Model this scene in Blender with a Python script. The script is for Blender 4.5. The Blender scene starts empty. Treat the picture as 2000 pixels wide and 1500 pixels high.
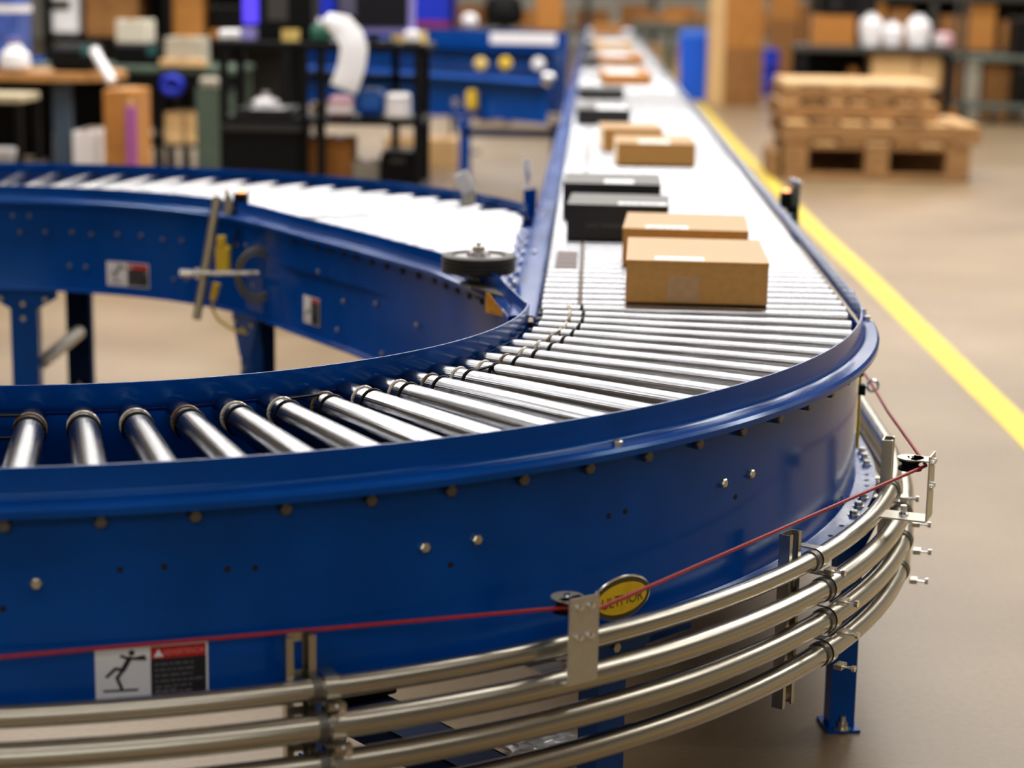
import bpy, bmesh, math, random
from mathutils import Vector, Matrix
random.seed(4)
S = bpy.context.scene
COL = S.collection
PI = math.pi
def rad(a): return a * PI / 180.0

# ------------------------------------------------------------------ camera, world, light, exposure
cam_d = bpy.data.cameras.new('camera'); cam = bpy.data.objects.new('camera', cam_d); COL.objects.link(cam)
RX = Vector((0.9989869, 0.0420653, 0.0159925)); RY = Vector((0.0241064, -0.2001087, -0.9794771)); RZ = Vector((-0.0380020, 0.9788703, -0.2009200))
m = Matrix.Identity(4)
for i in range(3):
    m[i][0] = RX[i]; m[i][1] = -RY[i]; m[i][2] = -RZ[i]
m[2][3] = 1.41
cam.matrix_world = m
cam_d.sensor_width = 36.0; cam_d.lens = 68.4; cam_d.clip_start = 0.05; cam_d.clip_end = 200
cam_d.dof.use_dof = True; cam_d.dof.focus_distance = 3.25; cam_d.dof.aperture_fstop = 2.6; cam_d.dof.aperture_blades = 0
S.camera = cam

W = bpy.data.worlds.new('world'); S.world = W; W.use_nodes = True
W.node_tree.nodes['Background'].inputs[0].default_value = (0.75, 0.85, 1.0, 1); W.node_tree.nodes['Background'].inputs[1].default_value = 0.05

def area(name, loc, sx, sy, power, color=(1, 0.97, 0.92)):
    d = bpy.data.lights.new(name, 'AREA'); d.shape = 'RECTANGLE'; d.size = sx; d.size_y = sy; d.energy = power; d.color = color
    o = bpy.data.objects.new(name, d); COL.objects.link(o); o.location = loc
    return o
# rows of strip lights under the warehouse ceiling, each running across the hall
LIGHT_Y = [(5.0, 165), (8.4, 570), (12.0, 420), (16, 420), (20.5, 400), (25.5, 380), (31, 360), (38, 340)]
for ly, lp in LIGHT_Y:
    area('strip_light', (0.5, ly, 5.9), 15.0, 0.7, lp)
area('strip_light', (-1.0, -7.0, 5.9), 14.0, 0.7, 235)
area('strip_light', (-0.5, 0.2, 5.9), 12.0, 0.22, 60)

S.view_settings.view_transform = 'Standard'; S.view_settings.look = 'None'; S.view_settings.gamma = 1.0
S.view_settings.use_curve_mapping = False; S.view_settings.exposure = 0.55

# ------------------------------------------------------------------ materials
MATS = {}
def mat(name, col, rough=0.5, metal=0.0, noise=0.0, nscale=40.0, bump=0.0, bscale=200.0, spec=0.5, coat=0.0, emit=None, stretch=None, rvar=0.0, alpha=None, trans=0.0, tint=None, sheen=0.0):
    if name in MATS: return MATS[name]
    M = bpy.data.materials.new(name); M.use_nodes = True; nt = M.node_tree; N = nt.nodes; Lk = nt.links
    b = N['Principled BSDF']
    b.inputs['Base Color'].default_value = (*col, 1); b.inputs['Roughness'].default_value = rough; b.inputs['Metallic'].default_value = metal
    b.inputs['Specular IOR Level'].default_value = spec; b.inputs['Coat Weight'].default_value = coat
    if tint: b.inputs['Specular Tint'].default_value = (*tint, 1)
    if sheen: b.inputs['Sheen Weight'].default_value = sheen; b.inputs['Sheen Roughness'].default_value = 0.35; b.inputs['Sheen Tint'].default_value = (1, 0.86, 0.66, 1)
    if trans: b.inputs['Transmission Weight'].default_value = trans
    if emit:
        b.inputs['Emission Color'].default_value = (*emit[0], 1); b.inputs['Emission Strength'].default_value = emit[1]
    tc = None
    def coord(scale=None):
        nonlocal tc
        if tc is None: tc = N.new('ShaderNodeTexCoord')
        if scale:
            mp = N.new('ShaderNodeMapping'); mp.inputs['Scale'].default_value = scale; Lk.new(tc.outputs['Object'], mp.inputs[0]); return mp.outputs[0]
        return tc.outputs['Object']
    if noise > 0:
        nz = N.new('ShaderNodeTexNoise'); nz.inputs['Scale'].default_value = nscale; nz.inputs['Detail'].default_value = 4
        Lk.new(coord(stretch), nz.inputs['Vector'])
        rp = N.new('ShaderNodeValToRGB'); rp.color_ramp.elements[0].position = 0.3; rp.color_ramp.elements[1].position = 0.7
        rp.color_ramp.elements[0].color = (*[c * (1 - noise) for c in col], 1); rp.color_ramp.elements[1].color = (*[min(1, c * (1 + noise)) for c in col], 1)
        Lk.new(nz.outputs[0], rp.inputs[0]); Lk.new(rp.outputs[0], b.inputs['Base Color'])
        if rvar > 0:
            mr = N.new('ShaderNodeMapRange'); mr.inputs[1].default_value = 0.3; mr.inputs[2].default_value = 0.7
            mr.inputs[3].default_value = max(0.02, rough - rvar); mr.inputs[4].default_value = min(1, rough + rvar)
            Lk.new(nz.outputs[0], mr.inputs[0]); Lk.new(mr.outputs[0], b.inputs['Roughness'])
    if bump > 0:
        n2 = N.new('ShaderNodeTexNoise'); n2.inputs['Scale'].default_value = bscale; n2.inputs['Detail'].default_value = 3
        Lk.new(coord(stretch), n2.inputs['Vector'])
        bp = N.new('ShaderNodeBump'); bp.inputs['Strength'].default_value = bump; bp.inputs['Distance'].default_value = 0.002
        Lk.new(n2.outputs[0], bp.inputs['Height']); Lk.new(bp.outputs[0], b.inputs['Normal'])
    MATS[name] = M
    return M
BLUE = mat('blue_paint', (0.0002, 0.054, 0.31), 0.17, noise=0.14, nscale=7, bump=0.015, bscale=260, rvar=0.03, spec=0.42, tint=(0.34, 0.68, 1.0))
BLUED = mat('blue_dark_and_shaded', (0.0004, 0.011, 0.05), 0.75, spec=0.1, noise=0.15, nscale=9)  # dark blue of beams; puts shade into the roller pans and leg side
STEEL = mat('roller_steel', (0.33, 0.34, 0.37), 0.17, 1.0, noise=0.08, nscale=30, stretch=(0.001, 9, 9), rvar=0.03, bump=0.28, bscale=55)
ZINC = mat('zinc_plate', (0.56, 0.53, 0.45), 0.40, 0.6, noise=0.05, nscale=90, rvar=0.03)
GALV = mat('galvanised_pipe', (0.52, 0.495, 0.43), 0.26, 1.0)
BOLT = mat('bolt_zinc', (0.66, 0.62, 0.52), 0.33, 1.0)
CHROME = mat('bright_zinc', (0.85, 0.86, 0.88), 0.18, 1.0)
DARKST = mat('dark_steel', (0.16, 0.155, 0.145), 0.42, 0.9, noise=0.2, nscale=20)
RUB = mat('black_rubber', (0.018, 0.016, 0.016), 0.55, noise=0.3, nscale=30)
BLK = mat('black_plastic', (0.003, 0.003, 0.0035), 0.5, spec=0.15)
HOLE = mat('punched_hole', (0.003, 0.004, 0.008), 0.8)
AMBER = mat('amber_belt', (0.16, 0.09, 0.035), 0.35, noise=0.5, nscale=60)
CARD = mat('cardboard', (0.60, 0.285, 0.060), 0.36, noise=0.08, nscale=60, bump=0.03, bscale=120, spec=1.0, tint=(1, 0.82, 0.58), sheen=1.0)
CARD2 = mat('cardboard_orange', (0.42, 0.17, 0.03), 0.8, noise=0.14, nscale=20)
CARD3 = mat('cardboard_pale', (0.66, 0.42, 0.19), 0.8, noise=0.12, nscale=20)
CARD4 = mat('cardboard_brown', (0.27, 0.115, 0.028), 0.8, noise=0.2, nscale=12)
TAPE = mat('clear_tape', (0.58, 0.33, 0.15), 0.3, noise=0.08, nscale=50)
BBOX = mat('black_card', (0.010, 0.009, 0.010), 0.42, noise=0.25, nscale=40)
LABEL = mat('white_label', (0.85, 0.85, 0.88), 0.5)
GREYINK = mat('grey_ink', (0.11, 0.11, 0.115), 0.6)
BLUEINK = mat('blue_ink', (0.16, 0.25, 0.5), 0.6)
BLACKINK = mat('black_ink', (0.012, 0.012, 0.012), 0.6)
REDINK = mat('red_ink', (0.50, 0.012, 0.012), 0.5)
PINKINK = mat('header_letters', (0.85, 0.25, 0.2), 0.5)
YEL = mat('yellow_enamel', (1.0, 0.58, 0.008), 0.45, noise=0.1, nscale=80)
OLIVE = mat('badge_rim', (0.10, 0.065, 0.008), 0.4)
YTAG = mat('orange_tag', (0.80, 0.33, 0.02), 0.6, noise=0.25, nscale=60)
YPLASTIC = mat('yellow_plastic', (0.75, 0.50, 0.02), 0.4)
CORD = mat('red_cord', (0.36, 0.006, 0.014), 0.45, noise=0.25, nscale=300)
LED = mat('orange_led', (1, 0.3, 0.1), 0.4, emit=((1, 0.30, 0.12), 3.0))
WOOD = mat('pallet_wood', (0.27, 0.135, 0.045), 0.8, noise=0.35, nscale=6, stretch=(1, 8, 8))
WOODL = mat('pale_wood', (0.55, 0.33, 0.14), 0.75, noise=0.2, nscale=6, stretch=(1, 8, 8))
BENCHW = mat('bench_wood', (0.42, 0.20, 0.06), 0.5, noise=0.2, nscale=8, stretch=(1, 8, 8))
GREEN = mat('green_paint', (0.055, 0.085, 0.06), 0.6, noise=0.15, nscale=8)
GREYG = mat('grey_green', (0.085, 0.10, 0.08), 0.6)
GREYP = mat('grey_metal', (0.06, 0.056, 0.05), 0.55, 0.4)
ROYAL = mat('royal_blue', (0.001, 0.02, 0.50), 0.45)
BINB = mat('bin_blue', (0.001, 0.13, 0.95), 0.45)
WHITE = mat('white_plastic', (0.80, 0.78, 0.80), 0.5, noise=0.05)
PAPER = mat('white_paper', (0.88, 0.88, 0.92), 0.7)
LILAC = mat('lilac_bezel', (0.28, 0.25, 0.62), 0.4)
TAN = mat('tan_panel', (0.38, 0.32, 0.20), 0.7, noise=0.1)
PINKM = mat('magenta_film', (0.40, 0.10, 0.35), 0.4)
PINKW = mat('pink_wrap', (0.62, 0.35, 0.42), 0.5)
TEAL = mat('blue_grey_steel', (0.04, 0.065, 0.10), 0.5)
TAPEY = mat('tape_roll_yellow', (0.72, 0.52, 0.15), 0.5)
REDB = mat('red_board', (0.25, 0.008, 0.02), 0.5)
SCREEN = mat('dark_screen', (0.004, 0.004, 0.007), 0.25)
SCREENB = mat('lit_blue_screen', (0.05, 0.03, 0.5), 0.3, emit=((0.10, 0.06, 1.0), 0.7))
FILM = mat('clear_film', (0.7, 0.7, 0.72), 0.12, trans=0.6, bump=0.6, bscale=30)

# ------------------------------------------------------------------ mesh builder
class MB:
    def __init__(s): s.v = []; s.f = []; s.mi = []; s.mats = []; s.cur = 0
    def use(s, M):
        if M not in s.mats: s.mats.append(M)
        s.cur = s.mats.index(M); return s
    def add(s, vs, fs):
        o = len(s.v); s.v += [tuple(p) for p in vs]; s.f += [tuple(i + o for i in q) for q in fs]; s.mi += [s.cur] * len(fs); return s
    def box(s, x0, x1, y0, y1, z0, z1, M=None, c=0.0):
        if c > 0:
            bm = bmesh.new(); bmesh.ops.create_cube(bm, size=1.0)
            for v in bm.verts: v.co = Vector((x0 + (v.co.x + .5) * (x1 - x0), y0 + (v.co.y + .5) * (y1 - y0), z0 + (v.co.z + .5) * (z1 - z0)))
            bmesh.ops.bevel(bm, geom=list(bm.edges), offset=c, segments=1, affect='EDGES')
            bm.verts.index_update()
            vs = [v.co.copy() for v in bm.verts]; fs = [[v.index for v in f.verts] for f in bm.faces]; bm.free()
        else:
            vs = [Vector(p) for p in ((x0, y0, z0), (x1, y0, z0), (x1, y1, z0), (x0, y1, z0), (x0, y0, z1), (x1, y0, z1), (x1, y1, z1), (x0, y1, z1))]
            fs = [(3, 2, 1, 0), (4, 5, 6, 7), (0, 1, 5, 4), (1, 2, 6, 5), (2, 3, 7, 6), (3, 0, 4, 7)]
        if M is not None: vs = [M @ v for v in vs]
        return s.add(vs, fs)
    def lathe(s, prof, n=20, M=None, caps=True):   # profile of (t along local z, radius)
        vs = []; fs = []
        for (t, r) in prof:
            for k in range(n): a = 2 * PI * k / n; vs.append(Vector((r * math.cos(a), r * math.sin(a), t)))
        for i in range(len(prof) - 1):
            for k in range(n): k2 = (k + 1) % n; fs.append((i * n + k, i * n + k2, (i + 1) * n + k2, (i + 1) * n + k))
        if caps:
            fs.append(tuple(range(n - 1, -1, -1))); fs.append(tuple((len(prof) - 1) * n + k for k in range(n)))
        if M is not None: vs = [M @ v for v in vs]
        return s.add(vs, fs)
    def cyl(s, a, b, r, n=16, r2=None):
        a = Vector(a); b = Vector(b); d = b - a
        M = Matrix.Translation(a) @ d.to_track_quat('Z', 'Y').to_matrix().to_4x4()
        return s.lathe([(0, r), (d.length, r if r2 is None else r2)], n, M)
    def tube(s, pts, r, n=10, closed=False):
        pts = [Vector(p) for p in pts]; N = len(pts); vs = []; fs = []; up = Vector((0, 0, 1))
        for i, p in enumerate(pts):
            t = (pts[(i + 1) % N] - pts[i - 1]) if (closed or 0 < i < N - 1) else (pts[1] - pts[0] if i == 0 else pts[-1] - pts[-2])
            t.normalize(); u = up - t * up.dot(t)
            if u.length < 0.05: u = Vector((1, 0, 0)) - t * t.x
            u.normalize(); w = t.cross(u)
            for k in range(n): a = 2 * PI * k / n; vs.append(p + (u * math.cos(a) + w * math.sin(a)) * r)
        for i in range(N if closed else N - 1):
            j = (i + 1) % N
            for k in range(n): k2 = (k + 1) % n; fs.append((i * n + k, j * n + k, j * n + k2, i * n + k2))
        if not closed: fs.append(tuple(range(n))); fs.append(tuple((N - 1) * n + k for k in range(n - 1, -1, -1)))
        return s.add(vs, fs)
    def loft(s, rings, closed_ends=True):           # rings of equal closed polygons
        n = len(rings[0]); vs = [p for r in rings for p in r]; fs = []
        for i in range(len(rings) - 1):
            for k in range(n): k2 = (k + 1) % n; fs.append((i * n + k, i * n + k2, (i + 1) * n + k2, (i + 1) * n + k))
        if closed_ends: fs.append(tuple(range(n - 1, -1, -1))); fs.append(tuple((len(rings) - 1) * n + k for k in range(n)))
        return s.add(vs, fs)
    def prism(s, poly, M, h):                       # polygon in local xy, extruded to z = h
        n = len(poly); return s.add([M @ Vector((x, y, 0)) for x, y in poly] + [M @ Vector((x, y, h)) for x, y in poly],
            [tuple(range(n - 1, -1, -1)), tuple(range(n, 2 * n))] + [(k, (k + 1) % n, (k + 1) % n + n, k + n) for k in range(n)])
    def build(s, name, M=None, parent=None, smooth=35, local=False, fix=True):
        me = bpy.data.meshes.new(name); vs = s.v
        if parent is not None and not local:
            inv = world_of(parent).inverted(); vs = [inv @ Vector(p) for p in s.v]
        me.from_pydata([tuple(p) for p in vs], [], s.f)
        for x in ([M] if M is not None and not s.mats else s.mats): me.materials.append(x)
        if s.mats: me.polygons.foreach_set('material_index', s.mi)
        if fix:
            bm = bmesh.new(); bm.from_mesh(me); bmesh.ops.recalc_face_normals(bm, faces=bm.faces); bm.to_mesh(me); bm.free()
        if smooth:
            me.polygons.foreach_set('use_smooth', [True] * len(me.polygons)); me.set_sharp_from_angle(angle=rad(smooth))
        me.update()
        o = bpy.data.objects.new(name, me); COL.objects.link(o)
        if parent is not None: o.parent = parent
        return o
def world_of(o):
    M = Matrix.LocRotScale(o.location, o.rotation_euler, o.scale)
    return world_of(o.parent) @ M if o.parent else M
def tag(o, label, cat, group=None):
    o['label'] = label; o['category'] = cat
    if group: o['group'] = group
    return o
def thing(name, loc, label, cat, group=None, rz=0.0):
    o = bpy.data.objects.new(name, None); COL.objects.link(o); o.location = loc; o.rotation_euler = (0, 0, rz); o.empty_display_size = 0.1
    return tag(o, label, cat, group)
def structure(o): o['kind'] = 'structure'; return o
def put(src, name, parent, loc, rot=(0, 0, 0)):      # another piece sharing the mesh of src
    o = src.copy(); o.name = name; COL.objects.link(o); o.parent = parent; o.location = loc; o.rotation_euler = rot; return o
def copy_thing(root, loc=None, rz=None, label=None):
    r = root.copy(); COL.objects.link(r)
    if loc is not None: r.location = loc
    if rz is not None: r.rotation_euler = (0, 0, rz)
    if label: r['label'] = label
    def kids(a, b):
        for ch in [c for c in a.children]:
            c = ch.copy(); COL.objects.link(c); c.parent = b; kids(ch, c)
    kids(root, r); return r
def box_part(name, M, parent, x0, x1, y0, y1, z0, z1, c=0.0, local=False):
    return MB().box(x0, x1, y0, y1, z0, z1, c=c).build(name, M, parent, local=local)
def sheet(line, t):                                   # bent sheet metal: open line of (a, z) thickened by t on its left
    out = []
    for i, p in enumerate(line):
        d0 = Vector(line[i]) - Vector(line[i - 1]) if i else None
        d1 = Vector(line[i + 1]) - Vector(line[i]) if i < len(line) - 1 else None
        ns = [Vector((-d.y, d.x)).normalized() for d in (d0, d1) if d is not None]
        n = sum(ns, Vector((0, 0))); n.normalize(); k = 1.0 / max(0.4, n.dot(ns[0]))
        out.append(Vector(p) + n * t * k)
    return [Vector(p) for p in line] + out[::-1]
def arc_pts(c, r, a0, a1, step=2.0):
    n = max(2, int(abs(a1 - a0) / step) + 1)
    return [(c[0] + r * math.cos(rad(a0 + (a1 - a0) * i / n)), c[1] + r * math.sin(rad(a0 + (a1 - a0) * i / n))) for i in range(n + 1)]
def sweep(mb, path, prof, side=1):                    # prof (offset sideways, z); side=+1 offsets to the right of travel
    rings = []
    for i, p in enumerate(path):
        a = Vector(path[max(0, i - 1)]); b = Vector(path[min(len(path) - 1, i + 1)]); d = (b - a).normalized(); n = Vector((d.y, -d.x)) * side
        rings.append([Vector((p[0] + n.x * o, p[1] + n.y * o, z)) for o, z in prof])
    return mb.loft(rings)
def text_data(body, size):
    cu = bpy.data.curves.new('t', 'FONT'); cu.body = body; cu.size = size; cu.align_x = 'CENTER'; cu.align_y = 'CENTER'
    o = bpy.data.objects.new('t', cu); COL.objects.link(o); bpy.context.view_layer.update()
    ev = o.evaluated_get(bpy.context.evaluated_depsgraph_get()); me = ev.to_mesh()
    vs = [v.co.copy() for v in me.vertices]; fs = [tuple(p.vertices) for p in me.polygons]; ev.to_mesh_clear()
    bpy.data.objects.remove(o); bpy.data.curves.remove(cu); return vs, fs
def bolt_mesh(name, r, h, M, washer=False, n=6):
    mb = MB()
    if washer: mb.lathe([(0, r * 1.65), (h * 0.25, r * 1.65)], 16)
    mb.lathe([(0, r), (h * 0.8, r), (h, r * 0.8)], n if n > 6 else 6)
    return mb
def orient(p, d):                                     # local z along d
    return Matrix.Translation(Vector(p)) @ Vector(d).to_track_quat('Z', 'Y').to_matrix().to_4x4()

# ------------------------------------------------------------------ the hall
def floor_material():
    M = bpy.data.materials.new('concrete_floor'); M.use_nodes = True; nt = M.node_tree; N = nt.nodes; L = nt.links; b = N['Principled BSDF']
    tc = N.new('ShaderNodeTexCoord')
    n1 = N.new('ShaderNodeTexNoise'); n1.inputs['Scale'].default_value = 1.1; n1.inputs['Detail'].default_value = 6; L.new(tc.outputs['Object'], n1.inputs['Vector'])
    n2 = N.new('ShaderNodeTexNoise'); n2.inputs['Scale'].default_value = 60; n2.inputs['Detail'].default_value = 5; L.new(tc.outputs['Object'], n2.inputs['Vector'])
    r1 = N.new('ShaderNodeValToRGB'); r1.color_ramp.elements[0].position = 0.3; r1.color_ramp.elements[1].position = 0.72
    r1.color_ramp.elements[0].color = (0.215, 0.145, 0.078, 1); r1.color_ramp.elements[1].color = (0.325, 0.23, 0.132, 1)
    mx = N.new('ShaderNodeMix'); mx.data_type = 'RGBA'; mx.blend_type = 'MULTIPLY'; mx.inputs[0].default_value = 0.35
    L.new(n1.outputs[0], r1.inputs[0]); L.new(r1.outputs[0], mx.inputs[6]); L.new(n2.outputs[0], mx.inputs[7]); L.new(mx.outputs[2], b.inputs['Base Color'])
    b.inputs['Roughness'].default_value = 0.36; b.inputs['Specular IOR Level'].default_value = 0.4
    bp = N.new('ShaderNodeBump'); bp.inputs['Strength'].default_value = 0.12; bp.inputs['Distance'].default_value = 0.004; L.new(n2.outputs[0], bp.inputs['Height']); L.new(bp.outputs[0], b.inputs['Normal'])
    return M
FLOORM = floor_material()
WALLM = mat('painted_wall', (0.50, 0.49, 0.44), 0.8, noise=0.06, nscale=2)
CEILM = mat('ceiling_deck', (0.62, 0.62, 0.62), 0.8, noise=0.05, nscale=2)
fl = structure(MB().box(-14, 14, -8, 46, -0.2, 0).build('floor', FLOORM, smooth=0))
structure(MB().box(-14, 14, -8, 46, 6.6, 6.8).build('ceiling', CEILM, smooth=0))
structure(MB().box(-14, 14, 46, 46.2, 0, 6.6).build('wall_back', WALLM, smooth=0))
structure(MB().box(-14.2, -14, -8, 46, 0, 6.6).build('wall_left', WALLM, smooth=0))
structure(MB().box(14, 14.2, -8, 46, 0, 6.6).build('wall_right', WALLM, smooth=0))
structure(MB().box(-14, 14, -8.2, -8, 0, 6.6).build('wall_front', WALLM, smooth=0))
LINEY = mat('yellow_floor_paint', (0.62, 0.46, 0.02), 0.55, noise=0.12, nscale=9)
yl = MB(); ring = []
for x, y in ((1.47, 2.0), (1.44, 6.4), (1.415, 8.2), (1.40, 9.7), (1.355, 11.7), (1.335, 14.5), (1.31, 18), (1.31, 44)):
    ring.append([Vector((x - 0.055, y, 0.0)), Vector((x + 0.055, y, 0.0)), Vector((x + 0.055, y, 0.002)), Vector((x - 0.055, y, 0.002))])
yl.loft(ring); o = yl.build('painted_line', LINEY, fl); o['label'] = 'yellow aisle line painted on the floor'

# ------------------------------------------------------------------ main curve
C = Vector((-1.096, 3.982)); RO = 1.642
def cp(a, r, z): return Vector((C.x + r * math.cos(rad(a)), C.y + r * math.sin(rad(a)), z))
def rdir(a): return Vector((math.cos(rad(a)), math.sin(rad(a)), 0))
curve = thing('curved_conveyor', (C.x, C.y, 0), 'blue curved roller conveyor sweeping around the foreground corner', 'conveyor')
A0, A1 = -128.0, 0.0
def guard_profile(zg, zf, zb, w, wb, t=0.003):       # upright guard, rounded root, flange, lip / web with bottom flange (two sheets)
    top = sheet([(0.0, zg), (0.0, zf + 0.014), (0.003, zf + 0.006), (0.009, zf + 0.001), (0.016, zf), (w - 0.003, zf - 0.001), (w, zf - 0.004), (w, zf - 0.012)], t)
    web = sheet([(0.0, zf - 0.002), (0.0, zb + 0.006), (0.002, zb + 0.002), (0.006, zb), (wb, zb)], t)
    return top, web
topP, webP = guard_profile(0.797, 0.750, 0.468, 0.035, 0.046)
pathO = arc_pts(C, RO, A0, A1)
mb = MB(); sweep(mb, pathO, topP, 1); sweep(mb, pathO, webP, 1)
outer = mb.build('outer_side_frame', BLUE, curve)
# inner side frame
CI = (-1.04, 3.802); RI = 0.924
pathI = arc_pts(CI, RI, A0, 1.0)
tI, wI = guard_profile(0.795, 0.748, 0.47, 0.02, 0.03)
mb = MB(); sweep(mb, pathI, tI, -1); sweep(mb, pathI, wI, -1)
mb.build('inner_side_frame', BLUE, curve)
# dark pan added beneath the rollers to put the gaps in shade
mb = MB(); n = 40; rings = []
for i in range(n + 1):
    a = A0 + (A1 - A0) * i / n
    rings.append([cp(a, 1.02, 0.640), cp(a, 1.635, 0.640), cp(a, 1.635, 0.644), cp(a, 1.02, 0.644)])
mb.loft(rings); mb.build('gap_shade_pan', BLUED, curve)

def rin(a):
    pts = [(-130, 1.13), (-78, 1.125), (-60, 1.117), (-50, 1.10), (-35, 1.068), (-16, 1.032), (0, 1.0)]
    for (a0, r0), (a1, r1) in zip(pts, pts[1:]):
        if a <= a1: return r0 + (r1 - r0) * (a - a0) / (a1 - a0)
    return 1.0
def taper_roller(a):
    r0 = rin(a); r1 = 1.628; mb = MB(); g1, g2 = r0 + 0.055, r0 + 0.082
    def R(x): return 0.0205 + (x - 0.99) / 0.65 * 0.0075
    def seg(st, M):
        mb.use(M); n = 24; vs = []; fs = []
        for x, q in st:
            q0 = R(x) * q
            for k in range(n): t = 2 * PI * k / n; vs.append(Vector((x, q0 * math.cos(t), 0.765 - R(x) + q0 * math.sin(t))))
        for i in range(len(st) - 1):
            for k in range(n): k2 = (k + 1) % n; fs.append((i * n + k, (i + 1) * n + k, (i + 1) * n + k2, i * n + k2))
        fs.append(tuple(range(n))); fs.append(tuple((len(st) - 1) * n + k for k in range(n - 1, -1, -1)))
        mb.add(vs, fs)
    seg([(r0, 0.72), (r0, 0.93), (r0 + 0.002, 1.0), (g1 - 0.004, 1.0), (g1 - 0.002, 0.93), (g1 + 0.002, 0.93), (g1 + 0.004, 1.0), (g2 - 0.004, 1.0), (g2 - 0.002, 0.93), (g2 + 0.002, 0.93), (g2 + 0.004, 1.0), (r1 - 0.002, 1.0), (r1, 0.93), (r1, 0.7)], STEEL)
    seg([(r0 - 0.02, 0.25), (r0 + 0.001, 0.25)], DARKST)
    return mb
def groove_ring(x, M, rr=0.0028):
    mb = MB(); R = 0.0205 + (x - 0.99) / 0.65 * 0.0075
    mb.use(M); mb.tube([Vector((x, (R + 0.0003) * math.cos(2 * PI * k / 24), 0.765 - R + (R + 0.0003) * math.sin(2 * PI * k / 24))) for k in range(24)], rr, 6, closed=True)
    return mb
CLEARB = mat('clear_belt', (0.62, 0.55, 0.45), 0.15, noise=0.3, nscale=80, spec=0.8)
ang = [-77.3 + 3.82 * k for k in range(-12, 21)]
for i, a in enumerate(ang):
    ro = taper_roller(a).build('roller', STEEL, curve, local=True, smooth=30); ro.rotation_euler = (0, 0, rad(a))
    for j, g in enumerate((0.055, 0.082)):
        Mx = (CLEARB, BLK)[j] if i % 3 else (AMBER, BLK)[j]
        groove_ring(rin(a) + g, Mx).build('belt_ring', Mx, ro, local=True)
# drive belts bridging between neighbouring rollers (alternate grooves)
for i in (8, 11, 17, 22, 27):
    g = 0.055 if i % 2 else 0.082; a, b = ang[i], ang[i + 1]
    pa, pb = cp(a, rin(a) + g, 0), cp(b, rin(b) + g, 0); mb = MB()
    for zz in (0.7625, 0.728): mb.tube([(pa.x, pa.y, zz), (pb.x, pb.y, zz)], 0.0025, 6)
    mb.build('drive_belt', BLK, curve)

# bolts on the outer side
hexb = MB().lathe([(0, 0.0082), (0.007, 0.0082), (0.0088, 0.006)], 6)
hex_o = None
def outer_bolt(a, z, src, name='bolt', r=RO + 0.003):
    M = orient(cp(a, r, z), rdir(a)); o = put(src, name, curve, (0, 0, 0)); M2 = world_of(curve).inverted() @ M
    o.location = M2.to_translation(); o.rotation_euler = M2.to_euler(); return o
proto = MB().lathe([(0, 0.0082), (0.0065, 0.0082), (0.0085, 0.006)], 6).build('bolt', BOLT, curve, local=True)
first = True
for a, z in [(-76.2, .643), (-57.8, .645), (-54.9, .645), (-37.0, .645), (-34.1, .644)]:
    if first: o = proto; M2 = world_of(curve).inverted() @ orient(cp(a, RO + 0.003, z), rdir(a)); o.location = M2.to_translation(); o.rotation_euler = M2.to_euler(); first = False
    else: outer_bolt(a, z, proto)
axle = MB().lathe([(0, 0.0095), (0.011, 0.0095), (0.013, 0.0075)], 6).build('axle_end', DARKST, curve, local=True)
aa = [-127.9 + 4.2 * k for k in range(0, 30)]
for k, a in enumerate(aa):
    z = 0.723
    if k == 0: M2 = world_of(curve).inverted() @ orient(cp(a, RO + 0.003, z), rdir(a)); axle.location = M2.to_translation(); axle.rotation_euler = M2.to_euler()
    else: outer_bolt(a, z, axle, 'axle_end')
hole = MB().lathe([(0, 0.0045), (0.0006, 0.0045)], 12).build('punched_hole', HOLE, curve, local=True)
M2 = world_of(curve).inverted() @ orient(cp(-77.7, RO + 0.003, .610), rdir(-77.7)); hole.location = M2.to_translation(); hole.rotation_euler = M2.to_euler()
for a, z in [(-67.6, .645), (-66.3, .643), (-56.3, .613), (-35.5, .613), (-46.4, .641), (-45.2, .642), (-70.5, .655), (-72.5, .655)]: outer_bolt(a, z, hole, 'punched_hole')
# bolts on the bottom flange and on the top flange splice
fb = MB().lathe([(0, 0.011), (0.0015, 0.011)], 16).lathe([(0.0015, 0.0078), (0.008, 0.0078), (0.0095, 0.006)], 6).build('flange_bolt', BOLT, curve, local=True)
def flange_bolt(a, r, z, first=False):
    p = cp(a, r, z) - Vector((C.x, C.y, 0))
    if first: fb.location = p
    else: put(fb, 'flange_bolt', curve, p)
flange_bolt(-18.2, RO + 0.032, 0.471, True)
for a in (-16.0, -13.8, -4.5, -2.5, -0.8): flange_bolt(a, RO + 0.030, 0.471)
for a, r in ((2.8, RO + 0.019), (-1.2, RO + 0.024), (-46.5, RO + 0.02)): flange_bolt(a if a < 0 else 0, r, 0.7505) if a < 1 else put(fb, 'flange_bolt', curve, (RO + 0.019, 0.055, 0.7505))
sh = MB().lathe([(0, 0.0045), (0.0006, 0.0045)], 12)
hole2 = sh.build('flange_hole', HOLE, curve, local=True); hole2.location = cp(-10.5, RO + 0.03, 0.4712) - Vector((C.x, C.y, 0))
for a in (-9, -7.4, -21, -23.5, -26): put(hole2, 'flange_hole', curve, cp(a, RO + 0.028, 0.4712) - Vector((C.x, C.y, 0)))
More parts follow.
